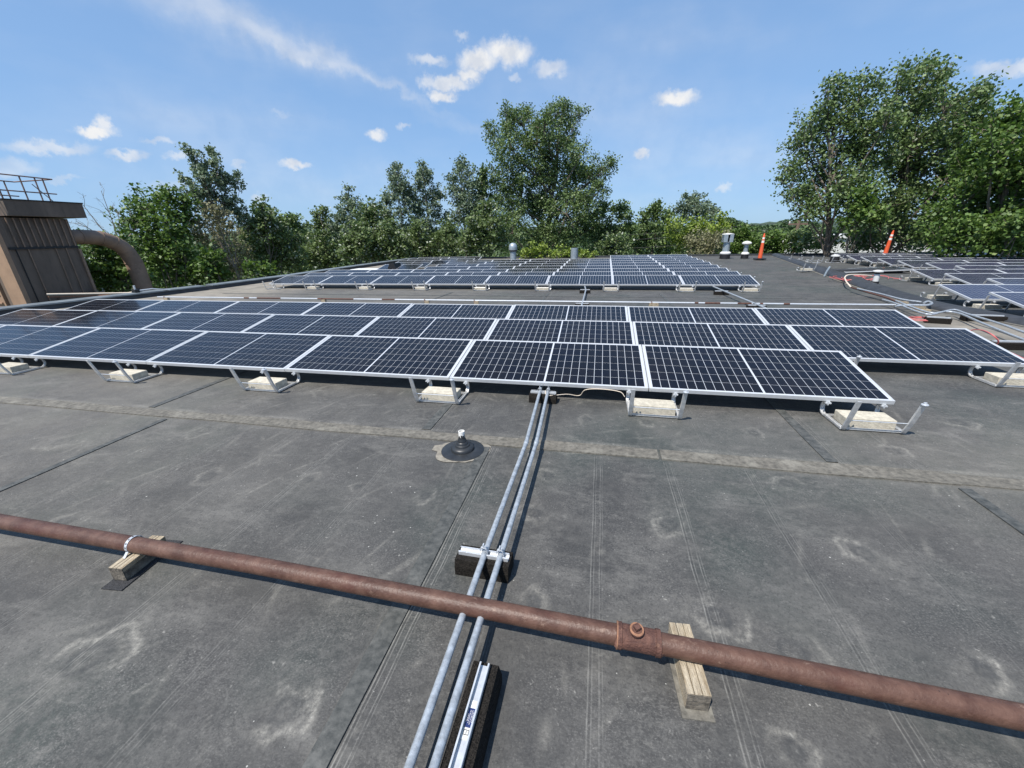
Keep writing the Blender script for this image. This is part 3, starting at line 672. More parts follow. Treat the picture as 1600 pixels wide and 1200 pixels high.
def strut_block(c, L, Wd, H, ang, label, straps=(), bare=False, group='rubber strut blocks'):
    t = thing('rubber_support_block', label, 'support block', (c[0], c[1], zr(c[0],c[1])+.003), (0,0,ang), group)
    m = MB()
    # trapezoid rubber body with bevelled shoulders
    prof = [(-Wd/2,0),(-Wd/2,H*.55),(-Wd/2+.012,H*.97),(Wd/2-.012,H*.97),(Wd/2,H*.55),(Wd/2,0)]
    n = len(prof); vs = [(sx*L/2, y, z) for sx in (-1,1) for y, z in prof]
    m.add(vs, [tuple(range(n))[::-1], tuple(range(n,2*n))]+[(i,(i+1)%n,n+(i+1)%n,n+i) for i in range(n)])
    m.build('rubber_block', MT['foam'], t)
    m = MB(); Ls = L*.93; z0 = H*.97
    m.box((0,0,z0+.002), (Ls,.040,.003)); m.box((0,-.0195,z0+.012), (Ls,.0025,.022)); m.box((0,.0195,z0+.012), (Ls,.0025,.022))
    m.box((0,-.0168,z0+.0235), (Ls,.0055,.0022)); m.box((0,.0168,z0+.0235), (Ls,.0055,.0022))
    st = m.build('steel_channel', MT['galv2'], t)
    if bare:
        MB().box((-.01,0,z0+.0052), (.125,.030,.0012)).build('label_strip', MT['white'], st)
        MB().box((-.005,0,z0+.0064), (.062,.026,.0008)).build('navy_label', MT['blue'], st)
        m = MB()
        for q, (yy, l) in enumerate(((-.008,.030),(-.003,.044),(.003,.036),(.008,.025))):
            x = -.005-l/2
            while x < -.005+l/2:
                w = random.uniform(.003,.007); m.box((x+w/2, yy+random.uniform(-.0006,.0006), z0+.0071), (w,.0018,.0004)); x += w+.002
        m.build('print_marks', MT['white'], st)
        m = MB(); m.box((-.058,0,z0+.0061),(.002,.018,.0006)); m.box((-.044,0,z0+.0061),(.002,.018,.0006)); m.box((-.051,.009,z0+.0061),(.014,.002,.0006)); m.box((-.051,-.009,z0+.0061),(.014,.002,.0006)); m.box((-.051,0,z0+.0061),(.008,.002,.0006))
        m.build('print_marks', MT['tar'], st)
    for x in straps:
        m = MB(); rr = .0185
        for dx in (0,):
            P = [(x-rr-.004,0,z0+.022)]+[(x+rr*math.cos(a), 0, z0+.024+.0165+rr*math.sin(a)) for a in np.linspace(math.pi+.2, -.2, 12)]+[(x+rr+.004,0,z0+.022)]
            m.strip(P, .018, .0025, (0,1,0))
        m.box((x, 0, z0+.066), (.006,.016,.026)); m.box((x+.004,0,z0+.064),(.018,.007,.007))
        m.build('pipe_strap', MT['galv2'], t)
    return t
strut_block((-1.100,-2.475), .30, .135, .100, R(-1), 'rubber block with steel channel strapped to both conduits behind the red pipe', (.0,.092), group=None)
strut_block((-1.095,-.055), .30, .135, .095, R(-1), 'rubber block carrying both conduits at the nearest panels\' edge', (-.04,.055), group=None)
p = at_z(737,1125,.10); 
strut_block((p.x-.005, p.y+.005), .40, .13, .105, R(90-1), 'bare rubber block turned lengthwise with empty channel and navy label', bare=True, group=None)

# big red gas pipe
rp = thing('red_gas_pipe', 'long rust-red steel pipe with tee fitting crossing the foreground roof', 'pipe', (-2, -2.8, .13))
o = Vector((-2,-2.8,.13)); PZ = .132; rP = .0430
px_ = [(-9.5,-2.775),(-4.16,-2.79),(-2.27,-2.795),(-.87,-2.823),(-.40,-2.836)]
MB().tube([Vector((x,y,PZ))-o for x,y in px_], rP, 24).build('pipe_length', MT['rust'], rp, True)
MB().tube([Vector((x,y,PZ))-o for x,y in [(-.24,-2.841),(.17,-2.854),(.97,-2.883),(4.5,-3.0)]], rP, 24).build('pipe_length', MT['rust'], rp, True)
d = Vector((.16,-.005,0)).normalized(); a = Vector((-.40,-2.836,PZ))-o
tee = MB().tube([a-d*.006, a-d*.006, a+d*.012, a+d*.014, a+d*.148, a+d*.150, a+d*.168, a+d*.168], [.046,.0535,.0535,.0495,.0495,.0535,.0535,.046], 24).build('tee_fitting', MT['rust2'], rp, True)
MB().tube([a-d*.009, a-d*.004], [.0545,.0545], 24).build('orange_ring', MT['rim'], tee, True)
c = a+d*.068; up = Vector((0,-.18,.98)).normalized()
MB().tube([c+up*.03, c+up*.062, c+up*.062, c+up*.070], [.025,.025,.030,.030], 16).build('outlet', MT['rust2'], tee, True)
MB().tube([c+up*.0690, c+up*.0725, c+up*.0725], [.0285,.0285,.022], 20).build('outlet_rim', MT['rim'], tee, True)
mm = MB(); mm.box((0,0,.012), (.026,.026,.024)); q_ = up.to_track_quat('Z','Y').to_matrix().to_4x4(); q_.translation = c+up*.071
m = MB(); m.tube([(0,0,0),(0,0,.006)], .021, 16); m.box((0,0,.016), (.024,.024,.022), ch=.003)
mm = MB(); mm.add(m.v, m.f, q_ @ Matrix.Rotation(.6,4,'Z')); mm.build('square_plug', MT['rust2'], tee, True)

# timbers under the pipe
def timber(loc, L, Wd, H, ang, label, side='woodtop'):
    t = thing('timber_block', label, 'timber block', (*loc, zr(*loc)+.008), (0,0,ang))
    m = MB(); 
    NXs = 14; vs = []; fs = []
    rr = random.Random(int(abs(loc[0])*100))
    g = [0] + sorted([rr.uniform(.25,.4), rr.uniform(.55,.75)]) + [1]
    for q in range(3):
        w0, w1 = -Wd/2+Wd*g[q], -Wd/2+Wd*g[q+1]-(.003 if q < 2 else 0)
        hh = H - rr.uniform(0,.002)
        b = MB().box(((w0+w1)/2, 0, H*.84), ((w1-w0), L, H*.32), ch=.0015); m.add(b.v, b.f)
    m.build('timber_top', MT['woodtop'], t)
    m = MB(); m.box((0,0,H*.33), (Wd-.003, L-.002, H*.66), ch=.002); m.build('timber_base', MT[side], t)
    m = MB(); m.box((0,-L/2-.0015,H*.5), (Wd-.002,.003,H*.94), ch=.001); m.build('weathered_end', MT['woodend'], t)
    return t
tb = timber((-.115,-2.845), .30, .088, .086, R(-4)+R(8), 'short split timber block under the pipe right of the tee fitting')
MB().box((0,-.02,-.005), (.12,.33,.004)).build('rubber_sheet', MT['tape'], tb)
tb2 = timber((-3.07,-2.80), .25, .085, .086, R(5), 'grey weathered timber block strapped under the pipe at left', 'woodend')
MB().box((.01,.0,-.004), (.125,.37,.006)).build('shingle_pad', MT['pad'], tb2)
sp_ = thing('perforated_strap', 'white perforated metal strap looped over the pipe at left', 'pipe strap', (-3.09,-2.79,.132))
P = [(0,-.075,-.045)]+[(0,.0465*math.cos(a),.0465*math.sin(a)) for a in np.linspace(math.pi+.35,-.1,14)]+[(0,.05,-.045)]
s1 = MB().strip(P, .017, .003, (1,0,0)).build('strap_band', MT['galv2'], sp_)
m = MB()
for a in np.linspace(math.pi+.2, .5, 7): m.tube([(0,.0475*math.cos(a),.0475*math.sin(a)),(0,.0488*math.cos(a),.0488*math.sin(a))], .0042, 8)
m.build('punched_holes', MT['tar'], s1)

# pipe flashing with white stub
v = at_z(722,706,0)
vt = thing('vent_stack_boot', 'white pipe stub smeared with black tar in a round rubber boot', 'vent pipe', (v.x, v.y+.02, .006))
m = MB().lathe([(.185,-.004),(.185,.004),(.178,.008),(.10,.012),(.098,.030),(.090,.040),(.066,.048),(.062,.060),(.052,.066),(.048,.082),(.040,.088),(.037,.104),(.032,.110),(.030,.124)], 40); m.build('rubber_boot', MT['rubber'], vt, True)
MB().lathe([(.0265,.10),(.0265,.185),(.022,.185),(.022,.150)], 24).build('pipe_stub', MT['pvc'], vt, True)
m = MB().lathe([(.0275,.118),(.0285,.124),(.0275,.131)], 20)
rr = random.Random(4)
for i in range(15):
    a = rr.uniform(0, 6.28); z = rr.uniform(.128,.178) if rr.random() < .55 else rr.uniform(.128,.142); ww = rr.uniform(.15,.38)
    vs = []; k_ = 5
    for s_ in np.linspace(-ww, ww, k_):
        hh = rr.uniform(.003,.013); vs += [(.0269*math.cos(a+s_), .0269*math.sin(a+s_), z-hh), (.0269*math.cos(a+s_), .0269*math.sin(a+s_), z+hh)]
    m.add(vs, [(2*j,2*j+2,2*j+3,2*j+1) for j in range(k_-1)])
m.build('tar_smears', MT['tar'], vt)
m = MB(); rr = random.Random(9); nn = 44; vs = []
for i in range(nn):
    a = 2*math.pi*i/nn; r1 = .183; r2_ = .215+.022*math.sin(2*a+.4)+.012*math.sin(5*a)+rr.uniform(-.006,.006)+(.05 if abs(math.sin(a)) < .25 and math.cos(a) < 0 else 0)
    vs += [(r1*math.cos(a), r1*math.sin(a), .0005), (r2_*math.cos(a), r2_*math.sin(a), -.001)]
m.add(vs, [(2*i, 2*i+1, (2*i+3)%(2*nn), (2*i+2)%(2*nn)) for i in range(nn)])
so2 = m.build('sealant_ring', MT['caulk'], vt)

# loose pale cable at the panel edge
P = smooth_path([at_z(852,610,.15), at_z(856,618,.10), at_z(885,616,.08), at_z(905,618,.05), at_z(915,609,.14), at_z(940,608,.16), at_z(968,612,.15), at_z(976,620,.10)], 8)
setp(MB().tube(P, .004, 6).build('loose_cable', MT['cablew'], None, True), label='thin pale cable sagging under the nearest panels beside the conduits', cat='cable')

# ---------------------------------------------------------------- pipe run behind the nearest array
py = 6.42
segs = [(250,384,'w'),(384,392,'r'),(392,404,'w'),(404,441,'r'),(441,498,'w'),(498,554,'r'),(554,598,'w'),(598,618,'r'),(618,735,'w'),(735,742,'w'),(742,1085,'w'),(1085,1091,'r'),(1091,1101,'w'),(1101,1125,'r'),(1125,1152,'w'),(1174,1187,'w'),(1187,1192,'r'),(1152,1174,'r'),(1192,1224,'w'),(1224,1234,'r'),(1234,1260,'w'),(1260,1436,'w')]
lp = thing('striped_long_pipe', 'long patchy white and rusty pipe behind the nearest array', 'pipe', (-4, py, zr(-4,py)))
for a, b, k in segs:
    A = at_y(a, 475, py); B = at_y(b, 475, py)
    A = Vector((A.x, py, zr(A.x,py)+.115)); B = Vector((B.x, py, zr(B.x,py)+.115)); o = Vector((-4,py,zr(-4,py)))
    MB().tube([A-o, B-o], .021, 8).build('pipe_length', MT['galv2'] if k == 'w' else MT['rust2'], lp, True)
for i, px in enumerate((262,505,665,742,1018)):
    A = at_y(px, 477, py)
    t = thing('timber_block', f'{ordn(i+1)} small timber block from left under the long patchy pipe', 'timber block', (A.x+.05, py, zr(A.x,py)), (0,0,.2), 'timber blocks under the long patchy pipe')
    MB().box((0,0,.047), (.22 if i == 4 else .12,.10,.090), ch=.004).build('timber', MT['woodtop'], t)
    P = [(-.06,-.05,.05)]+[(-.06,.026*math.cos(a),.115+.026*math.sin(a)) for a in np.linspace(math.pi,0,8)]+[(-.06,.05,.05)]
    MB().strip(P, .02, .003, (1,0,0)).build('strap_band', MT['rust2'], t)
# short cross conduits
def simple_block(x, y, L, Wd, ang, label, H=.1, group='black rubber blocks under distant conduits'):
    t = thing('rubber_support_block', label, 'support block', (x, y, zr(x,y)+.002), (0,0,ang), group)
    MB().box((0,0,H/2), (L,Wd,H), ch=.006).build('rubber_block', MT['foam'], t)
    MB().box((0,0,H+.010), (L*.9,.04,.02)).build('steel_channel', MT['galv2'], t); return t
conduit([(-.93,4.5,.04),(-.93,6.2,.07),(-.93,8.9,.05),(-1.0,9.9,.05)], .022, 'short galvanised conduit linking the nearest and middle arrays', 'conduit', MT['galv'])
simple_block(-.93, 6.15, .36,.14,0,'black block under the link conduit beside the long pipe'); simple_block(-.96, 9.05, .34,.14,0,'black block under the link conduit at the far middle array')
conduit([(3.02,9.95,.06),(3.05,9.1,.06),(3.10,6.3,.09),(3.15,4.6,.08)], .022, 'slanting galvanised conduit right of the link conduit, crossing the long pipe', 'conduit', MT['galv'])
simple_block(3.10, 6.20, .40,.15,0,'black block under the slanting conduit at the long pipe'); simple_block(3.04, 8.9, .40,.14,0,'black block under the slanting conduit by the far array')

# ---------------------------------------------------------------- curb between the roofs
m = MB(); vs = []; prof = [(-.02,-.03),(.0,.02),(.07,.10),(.15,.155),(.26,.17),(.38,.14),(.46,.06),(.50,-.03)]
ysC = np.concatenate([np.linspace(-8, 3, 8), np.linspace(3.3, 9, 28), np.linspace(9.5, 27.2, 40)])
for i, y in enumerate(ysC):
    for j, (dx, z) in enumerate(prof):
        k = mnoise.noise(Vector((y*.9, j*.6, 1)))
        w = 1.0
        vs.append((curbx(y)+dx*w+.03*k, y, z*(1+.22*k)*(.62 if y < 9 else .62+.38*min(1,(y-9)/4))))
n = len(prof); fs = [(i*n+j, (i+1)*n+j, (i+1)*n+j+1, i*n+j+1) for i in range(len(ysC)-1) for j in range(n-1)]
m.add(vs, fs); ob = m.build('roof_expansion_curb', MT['hump'], None, True); setp(ob, 'low black membrane hump dividing the main roof from the right roof', 'roof curb')
m = MB(); vs = []
for y in ysC:
    if y < 4.2: continue
    vs += [(curbx(y)-.10, y, zr(curbx(y)-.1,y)+.008), (curbx(y)-.02, y, zr(curbx(y),y)+.009)]
m.add(vs, [(2*i,2*i+1,2*i+3,2*i+2) for i in range(len(vs)//2-1)]); m.build('seam_tape', MT['tape'], ob)
# short raised strip on the right roof
A = at_z(1300,428,0); B = at_z(1390,424,0)
m = MB(); m.box((0,0,.08), (B.x-A.x,.35,.16), ch=.03); ob = m.build('roof_curb_stub', MT['hump'], None); ob.location = ((A.x+B.x)/2, (A.y+B.y)/2-.1, 0)
setp(ob, 'short straight black membrane curb lying across the right roof', 'roof curb')

# conduits at the right beyond the array
def gpts(L, z): return [at_z(a, b, z) for a, b in L]
conduit(smooth_path(gpts([(1379,468),(1400,474),(1447,491),(1475,487),(1500,490),(1535,505),(1600,531),(1680,560)], .11), 5), .018, 'lower galvanised conduit sweeping off at the photo\'s right edge', 'conduit', MT['galv'])
conduit(smooth_path(gpts([(1400,470),(1440,485),(1462,489),(1490,484),(1510,490),(1560,505),(1600,519),(1680,545)], .12), 5), .018, 'upper galvanised conduit sweeping off at the photo\'s right edge', 'conduit', MT['galv'])
conduit(smooth_path(gpts([(1340,451),(1375,459),(1410,468),(1440,472)], .10), 4), .022, 'straight pipe lying along the roof curb\'s left side', 'pipe', MT['galv'])
conduit(smooth_path(gpts([(1400,478),(1425,477),(1448,477),(1456,474),(1450,471),(1444,473)], .12), 5), .024, 'galvanised return bend in the pipe cluster by the curb', 'pipe', MT['galv'])
conduit(smooth_path(gpts([(1330,449),(1360,458),(1385,465),(1402,472)], .07), 4), .022, 'rusty pipe lying along the roof curb\'s left side', 'pipe', MT['rust2'])
p = at_z(1464,503,0); simple_block(p.x, p.y, .36,.14,R(-20),'black rubber block beside the nearest array\'s back right corner')
p = at_z(1535,500,0); simple_block(p.x, p.y, .62,.15,R(-8),'black rubber block under the two conduits at right')
p = at_z(1578,545,0); simple_block(p.x, p.y, .55,.16,R(2),'black rubber block with red cable right of the middle row')
for i, (px, py_, L) in enumerate(((1408,474,.3),(1432,481,.3),(1441,486,.26))):
    p = at_z(px, py_, 0); t = thing('timber_block', f'{ordn(i+1)} small timber from left in the pipe cluster by the curb', 'timber block', (p.x, p.y, zr(p.x,p.y)+.002), (0,0,.3-.2*i), 'timbers in the pipe cluster')
    MB().box((0,0,.035), (L,.09,.068), ch=.004).build('timber', MT['woodtop'], t)
# red cables
def cable(pts, r, label, m_='cable', name='loose_cable'):
    return setp(MB().tube(smooth_path(pts, 7), r, 6).build(name, MT[m_], None, True), label=label, cat='cable')
cable([at_z(1500,527,.02), at_z(1518,516,.12), at_z(1535,516,.22), at_z(1550,523,.24), at_z(1560,533,.16), at_z(1556,543,.05), at_z(1575,553,.02)], .009, 'red cable looping up beside the middle row\'s far right panel')
cable([at_z(1545,537,.03), at_z(1556,543,.03), at_z(1572,548,.02), at_z(1590,556,.02), at_z(1610,566,.02)], .008, 'red cable lying along the middle row\'s right end')
rr = random.Random(11)
for i in range(3):
    c = at_z(1440+i*6, 499, .02); P = [(c.x+(.22+.06*i)*math.cos(a)+rr.uniform(-.03,.03), c.y+.16*math.sin(a)+rr.uniform(-.02,.02), .02+.01*i) for a in np.linspace(0, 5.2, 10)]
    cable(P, .006, ['pinkish cable coil nearest the back row\'s right corner','middle pinkish cable coil by the back row\'s corner','outer pinkish cable coil by the back row\'s corner'][i])
c = at_z(1342,437,.0)
PINK = ['nearest loop','second loop','third loop','middle loop','fifth loop','sixth loop','farthest loop']
for i in range(7):
    P = [(c.x+(i*.10-.3)+(.55+.05*i)*math.cos(a)+rr.uniform(-.10,.10), c.y+.75*math.sin(a+i*.5)+rr.uniform(-.12,.12), .03+.05*abs(math.sin(a*1.5+i))) for a in np.linspace(.3*i, 5.5+.3*i, 11)]
    o_ = cable(P, .009, PINK[i]+' in the tangle of pink-red cable on the right roof'); o_['group'] = 'tangled red cables'
cable([at_z(1330,449,.03), at_z(1323,441,.12), at_y(1320,434,11.6), at_y(1324,430,11.9), at_y(1336,429,12.3), at_y(1352,430,12.6), at_y(1362,431,12.8)], .019, 'pale hose arching up from the curb toward the small roof vent', 'cablew', 'arched_hose')

# ---------------------------------------------------------------- roof vents
def vent(name, px, pyb, z, y=None, label='', parts=(), group=None):
    p = at_z(px, pyb, z) if y is None else at_y(px, pyb, y)
    t = thing(name, label, 'roof vent', (p.x, p.y, z if y is None else p.z)); return t
t = vent('roof_vent', 1366, 445, 0, label='short vent with white cap and black base on the right roof')
MB().lathe([(.10,-.02),(.10,.10),(.085,.11)], 18).build('base', MT['tar'], t, True); MB().lathe([(.075,.1),(.075,.33)], 18).build('stack', MT['white'], t, True)
MB().lathe([(.055,.33),(.055,.40)], 18).build('neck', MT['tar'], t, True); MB().lathe([(.03,.38),(.14,.40),(.14,.43),(.05,.455)], 20).build('cap', MT['white'], t, True)
t = vent('roof_vent', 1303, 410, 0, label='small black vent with pale top near the right array\'s far left end')
MB().lathe([(.22,-.02),(.19,.30)], 18).build('stack', MT['tar'], t, True); MB().lathe([(.2,.30),(.2,.36),(.06,.40)], 18).build('cap', MT['white'], t, True)
t = vent('roof_vent', 1288, 431, 0, label='slanted silver stub vent beside the curb and red cable')
MB().tube([(0,0,-.02),(.05,0,.18),(.12,0,.34)], [.035,.035,.04], 14).build('stack', MT['zincvent'], t, True)
# tall louvred vent
Yv = 24.3
t = vent('tall_roof_vent', 1132, 404, 0, Yv, 'tallest grey vent with square slotted cowl at the main roof\'s far edge'); s_ = 1.0
MB().lathe([(.30,-.1),(.29,.28)], 20).build('base', MT['tar'], t, True); MB().lathe([(.31,.28),(.31,.36),(.22,.42)], 20).build('flashing', MT['white'], t, True)
MB().lathe([(.20,.40),(.195,.98)], 20).build('stack', MT['zincvent'], t, True)
m = MB(); 
for a in (0, math.pi/2, math.pi, 1.5*math.pi):
    Mr = Matrix.Rotation(a,4,'Z'); m.box((-.15,.26,1.2),(.20,.02,.44),Mr); m.box((.15,.26,1.2),(.20,.02,.44),Mr)
m.box((0,0,.985),(.50,.50,.02)); m.build('slotted_cowl', MT['zincvent'], t); MB().lathe([(.36,1.42),(.36,1.45),(.1,1.50)], 4).build('cap', MT['white'], t)
MB().lathe([(.14,.99),(.14,1.41)],12).build('inner_pipe', MT['tar'], t, True)
t = vent('mushroom_roof_vent', 1163, 403, 0, Yv, 'small mushroom-capped vent right of the tallest grey vent')
MB().lathe([(.22,-.1),(.21,.22)], 18).build('base', MT['tar'], t, True); MB().lathe([(.23,.22),(.23,.27),(.15,.36)], 18).build('flashing', MT['white'], t, True)
MB().lathe([(.13,.34),(.13,.86)], 18).build('stack', MT['zincvent'], t, True); MB().lathe([(.17,.78),(.27,.84),(.27,.88),(.20,.95),(.05,1.0)], 20).build('cap', MT['white'], t, True)
t = vent('domed_roof_vent', 802, 408, 0, 23.5, 'grey vent with rounded dome cap above the middle array')
MB().lathe([(.21,-.2),(.205,.72)], 22).build('stack', MT['zincvent'], t, True); MB().lathe([(.20,.62),(.28,.64),(.28,.72)], 22).build('collar', MT['tar'], t, True)
MB().lathe([(.28,.72),(.285,.85),(.27,.99),(.20,1.11),(.10,1.17),(.0,1.18)], 22).build('dome', MT['zincvent'], t, True)
t = vent('open_roof_vent', 897, 408, 0, 23.5, 'plain grey open cylinder vent right of the domed vent')
MB().lathe([(.23,-.2),(.23,.82),(.20,.82),(.20,.6)], 22).build('stack', MT['zincvent'], t, True)

# orange channelizer cones
def cone(px, py_, Y, label, lean=(0,0)):
    p = at_y(px, py_, Y); t = thing('traffic_cone', label, 'traffic cone', p, (lean[0], lean[1], 0), 'tall orange marker cones')
    MB().lathe([(.36,0),(.36,.05),(.12,.07)], 8).build('rubber_base', MT['tar'], t)
    MB().lathe([(.115,.05),(.098,.5),(.078,.92)], 18).build('cone_body', MT['orange'], t, True)
    MB().lathe([(.079,.92),(.073,1.04)], 18).build('reflective_band', MT['band'], t, True); MB().lathe([(.072,1.04),(.068,1.12)], 18).build('cone_body', MT['orange'], t, True)
    MB().lathe([(.068,1.12),(.062,1.22)], 18).build('reflective_band', MT['band'], t, True); MB().lathe([(.061,1.22),(.052,1.32),(.042,1.34),(.035,1.43),(.0,1.44)], 18).build('cone_body', MT['orange'], t, True)
cone(1187, 405, 23.0, 'orange marker cone standing right of the mushroom vent')
cone(1381, 402, 23.4, 'orange marker cone behind the right array under the big tree', (0, .06))

# skylight at the left of the far array
t = thing('roof_skylight', 'white low skylight with dark triangular hood beside the far array', 'skylight', (-12.1, 16.2, zr(-12,16)))
MB().box((-.3,.0,.10), (2.6,.9,.22), ch=.05).build('curb', MT['white'], t)
m = MB(); vs = [(.55,-.4,.1),(1.15,-.4,.1),(1.02,-.4,.52),(.78,-.4,.52),(.55,.35,.1),(1.15,.35,.1),(1.02,.35,.48),(.78,.35,.48)]
m.add(vs, [(0,1,2,3),(4,7,6,5),(0,4,5,1),(1,5,6,2),(2,6,7,3),(3,7,4,0)]); m.build('hood', MT['tar'], t)

# ---------------------------------------------------------------- left parapet
def xp(y): return -16.33 + .078*(y-3)
pt = thing('roof_parapet', 'low black upstand with grey metal coping along the roof\'s left edge', 'parapet', (xp(10), 10, 0)); o = Vector((xp(10),10,0))
m = MB(); vs = []
yy = np.linspace(-12, 27.5, 40)
for y in yy: 
    z = zr(xp(y),y); vs += [(xp(y)-.25-o.x, y-o.y, z-.3), (xp(y)-.25-o.x, y-o.y, z+.14), (xp(y)-o.x, y-o.y, z+.14), (xp(y)+.03-o.x, y-o.y, z-.02)]
m.add(vs, [(4*i+a, 4*i+a+1, 4*i+a+5, 4*i+a+4) for i in range(len(yy)-1) for a in range(3)]); m.build('upstand', MT['hump'], pt)
for (y0, y1) in ((-12,-3.5),(-3.45,3.2),(3.25,9.15),(9.45,16.9),(17.0,27.4)):
    m = MB(); vs = []; ks = np.linspace(y0, y1, 8)
    for y in ks:
        z = zr(xp(y),y); x = xp(y)-o.x; vs += [(x-.30,y-o.y,z+.05),(x-.30,y-o.y,z+.20),(x+.05,y-o.y,z+.175),(x+.05,y-o.y,z+.135)]
    m.add(vs, [(4*i+a, 4*i+a+1, 4*i+a+5, 4*i+a+4) for i in range(7) for a in range(3)]+[(0,1,2,3),(28,29,30,31)]); m.build('coping', MT['coping'], pt)
m = MB(); vs = []
for x in (xp(27)+.2, 29.7): vs += [(x,27.3,-.2),(x,27.3,.13),(x,27.55,.13),(x,27.55,-.3)]
m.add(vs, [(0,4,5,1),(1,5,6,2),(2,6,7,3)]); ob = m.build('far_parapet', MT['hump'], None); setp(ob, 'thin dark roof edge along the far side before the trees', 'parapet')
# small junction fitting and twin pipes from the tower
A = at_x(213, 458, -16.2); t = thing('pipe_junction', 'small dark valve cluster where twin pipes meet the roof edge', 'valve', (A.x, A.y, .12))
MB().box((0,0,.06), (.18,.16,.14), ch=.02).build('valve_body', MT['tar'], t); MB().tube([(0,0,.1),(0,0,.26)], .03, 10).build('stem', MT['galv2'], t, True)
MB().tube([(.02,0,.08),(.2,.4,.10),(.35,.9,.0)], .02, 8).build('hose', MT['galv2'], t, True); MB().box((-.1,.1,.12),(.08,.2,.05)).build('lever', MT['tar'], t)
conduit([at_x(73,460,-17.9), at_x(200,458,-17.0), at_x(213,456,-16.3)], .030, 'upper pale pipe from the brown tower to the roof edge', 'pipe', MT['cablew'])
conduit([at_x(75,464,-17.9), at_x(150,462,-17.4), at_x(205,460,-16.6)], .020, 'lower pinkish pipe from the brown tower to the roof edge', 'pipe', MT['rim'])

# ---------------------------------------------------------------- brown tower with duct
X0, Y0, Y1, ZB, ZT = -18.5, 5.30, 7.22, GZ, 2.57
tw = thing('brown_dust_collector_tower', 'brown sheet-metal tower with railing and curved duct left of the roof', 'tower', (X0-2, 6.2, GZ)); o = Vector((X0-2, 6.2, GZ))
def lb(c, d, name, m_, ch=0): return MB().box((c[0]-o.x, c[1]-o.y, c[2]-o.z), d, ch=ch).build(name, MT[m_], tw)
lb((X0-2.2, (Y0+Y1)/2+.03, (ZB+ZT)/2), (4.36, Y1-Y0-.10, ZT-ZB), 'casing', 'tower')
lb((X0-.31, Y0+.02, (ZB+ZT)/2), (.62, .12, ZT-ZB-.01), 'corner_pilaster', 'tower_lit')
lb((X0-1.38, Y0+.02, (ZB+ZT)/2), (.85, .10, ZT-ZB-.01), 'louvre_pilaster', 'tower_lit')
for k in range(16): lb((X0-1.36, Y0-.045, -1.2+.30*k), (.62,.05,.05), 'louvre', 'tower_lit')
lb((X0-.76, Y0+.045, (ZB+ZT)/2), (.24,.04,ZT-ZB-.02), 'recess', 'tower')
# cap
lb((X0-2.0, (Y0+Y1)/2+.37, 2.84), (4.45, Y1-Y0+.10, .46), 'cap', 'tower', .01)
lb((X0-2.0, (Y0+Y1)/2+.37, 3.08), (4.5, Y1-Y0+.14, .03), 'cap_rim', 'tar')
# ribs on the shaded side
rr = random.Random(5)
for k, y in enumerate(np.linspace(5.62, 7.12, 10)):
    lb((X0+.022, y, 2.13), (.03,.028,.86), 'short_rib', 'duct')
lb((X0+.012, 6.30, 1.67), (.03,1.78,.07), 'ledge', 'tar')
for y in (5.85, 6.55, 6.83): lb((X0+.012, y, .2), (.024,.022,2.9), 'long_rib', 'duct')
lb((X0+.02, 5.55, .2), (.035,.015,2.9), 'panel_joint', 'tar'); lb((X0+.02, 7.19, -.5), (.06,.07,4.2), 'corner_rib', 'duct')
lb((X0+.05, 6.75, -.02), (.10,1.35,.26), 'base_ledge', 'tower')
# railing
rl = thing('tower_railing', 'thin brown pipe railing on top of the brown tower', 'railing', (X0-2, 6.2, 3.1)); o2 = Vector((X0-2,6.2,3.1))
def rt(pts, r, nm): MB().tube([Vector(p)-o2 for p in pts], r, 6).build(nm, MT['railm'], rl, True)
for (xx) in (X0-.15, X0-1.9):
    rt([(xx,4.9,3.83),(xx,7.28,3.80)], .020, 'top_rail'); rt([(xx,4.9,3.37),(xx,7.26,3.35)], .020, 'middle_rail')
    for y in (5.05, 5.86, 6.45 if xx > -19 else 6.6, 6.82, 7.02): rt([(xx,y,3.09),(xx,y+.005,3.80)], .022, 'post')
rt([(X0-.15,7.28,3.8),(X0-1.9,7.28,3.8)], .02, 'top_rail'); rt([(X0-.15,7.1,3.1),(X0-.15,6.7,3.6)], .012, 'brace')
# curved duct
dp = [(-18.9,7.1,2.00),(-18.9,7.6,1.99),(-18.9,8.10,1.965),(-18.9,8.52,1.83),(-18.9,8.88,1.56),(-18.9,9.06,1.15),(-18.9,9.12,.62),(-18.9,9.13,.0),(-18.9,9.13,-1.5),(-18.9,9.13,-5.4)]
dd = smooth_path([Vector(p)-o for p in dp], 4)
du = MB().tube(dd, [.235+.055*min(1,i/22) for i in range(len(dd))], 24).build('duct', MT['duct'], tw, True)
for i in (4, 9, 13, 17, 21): 
    p = dd[i]; t_ = (dd[i+1]-dd[i-1]).normalized(); rad = .235+.055*min(1,i/22)
    MB().tube([p-t_*.015, p+t_*.015], rad+.014, 24).build('duct_seam', MT['duct'], du, True)

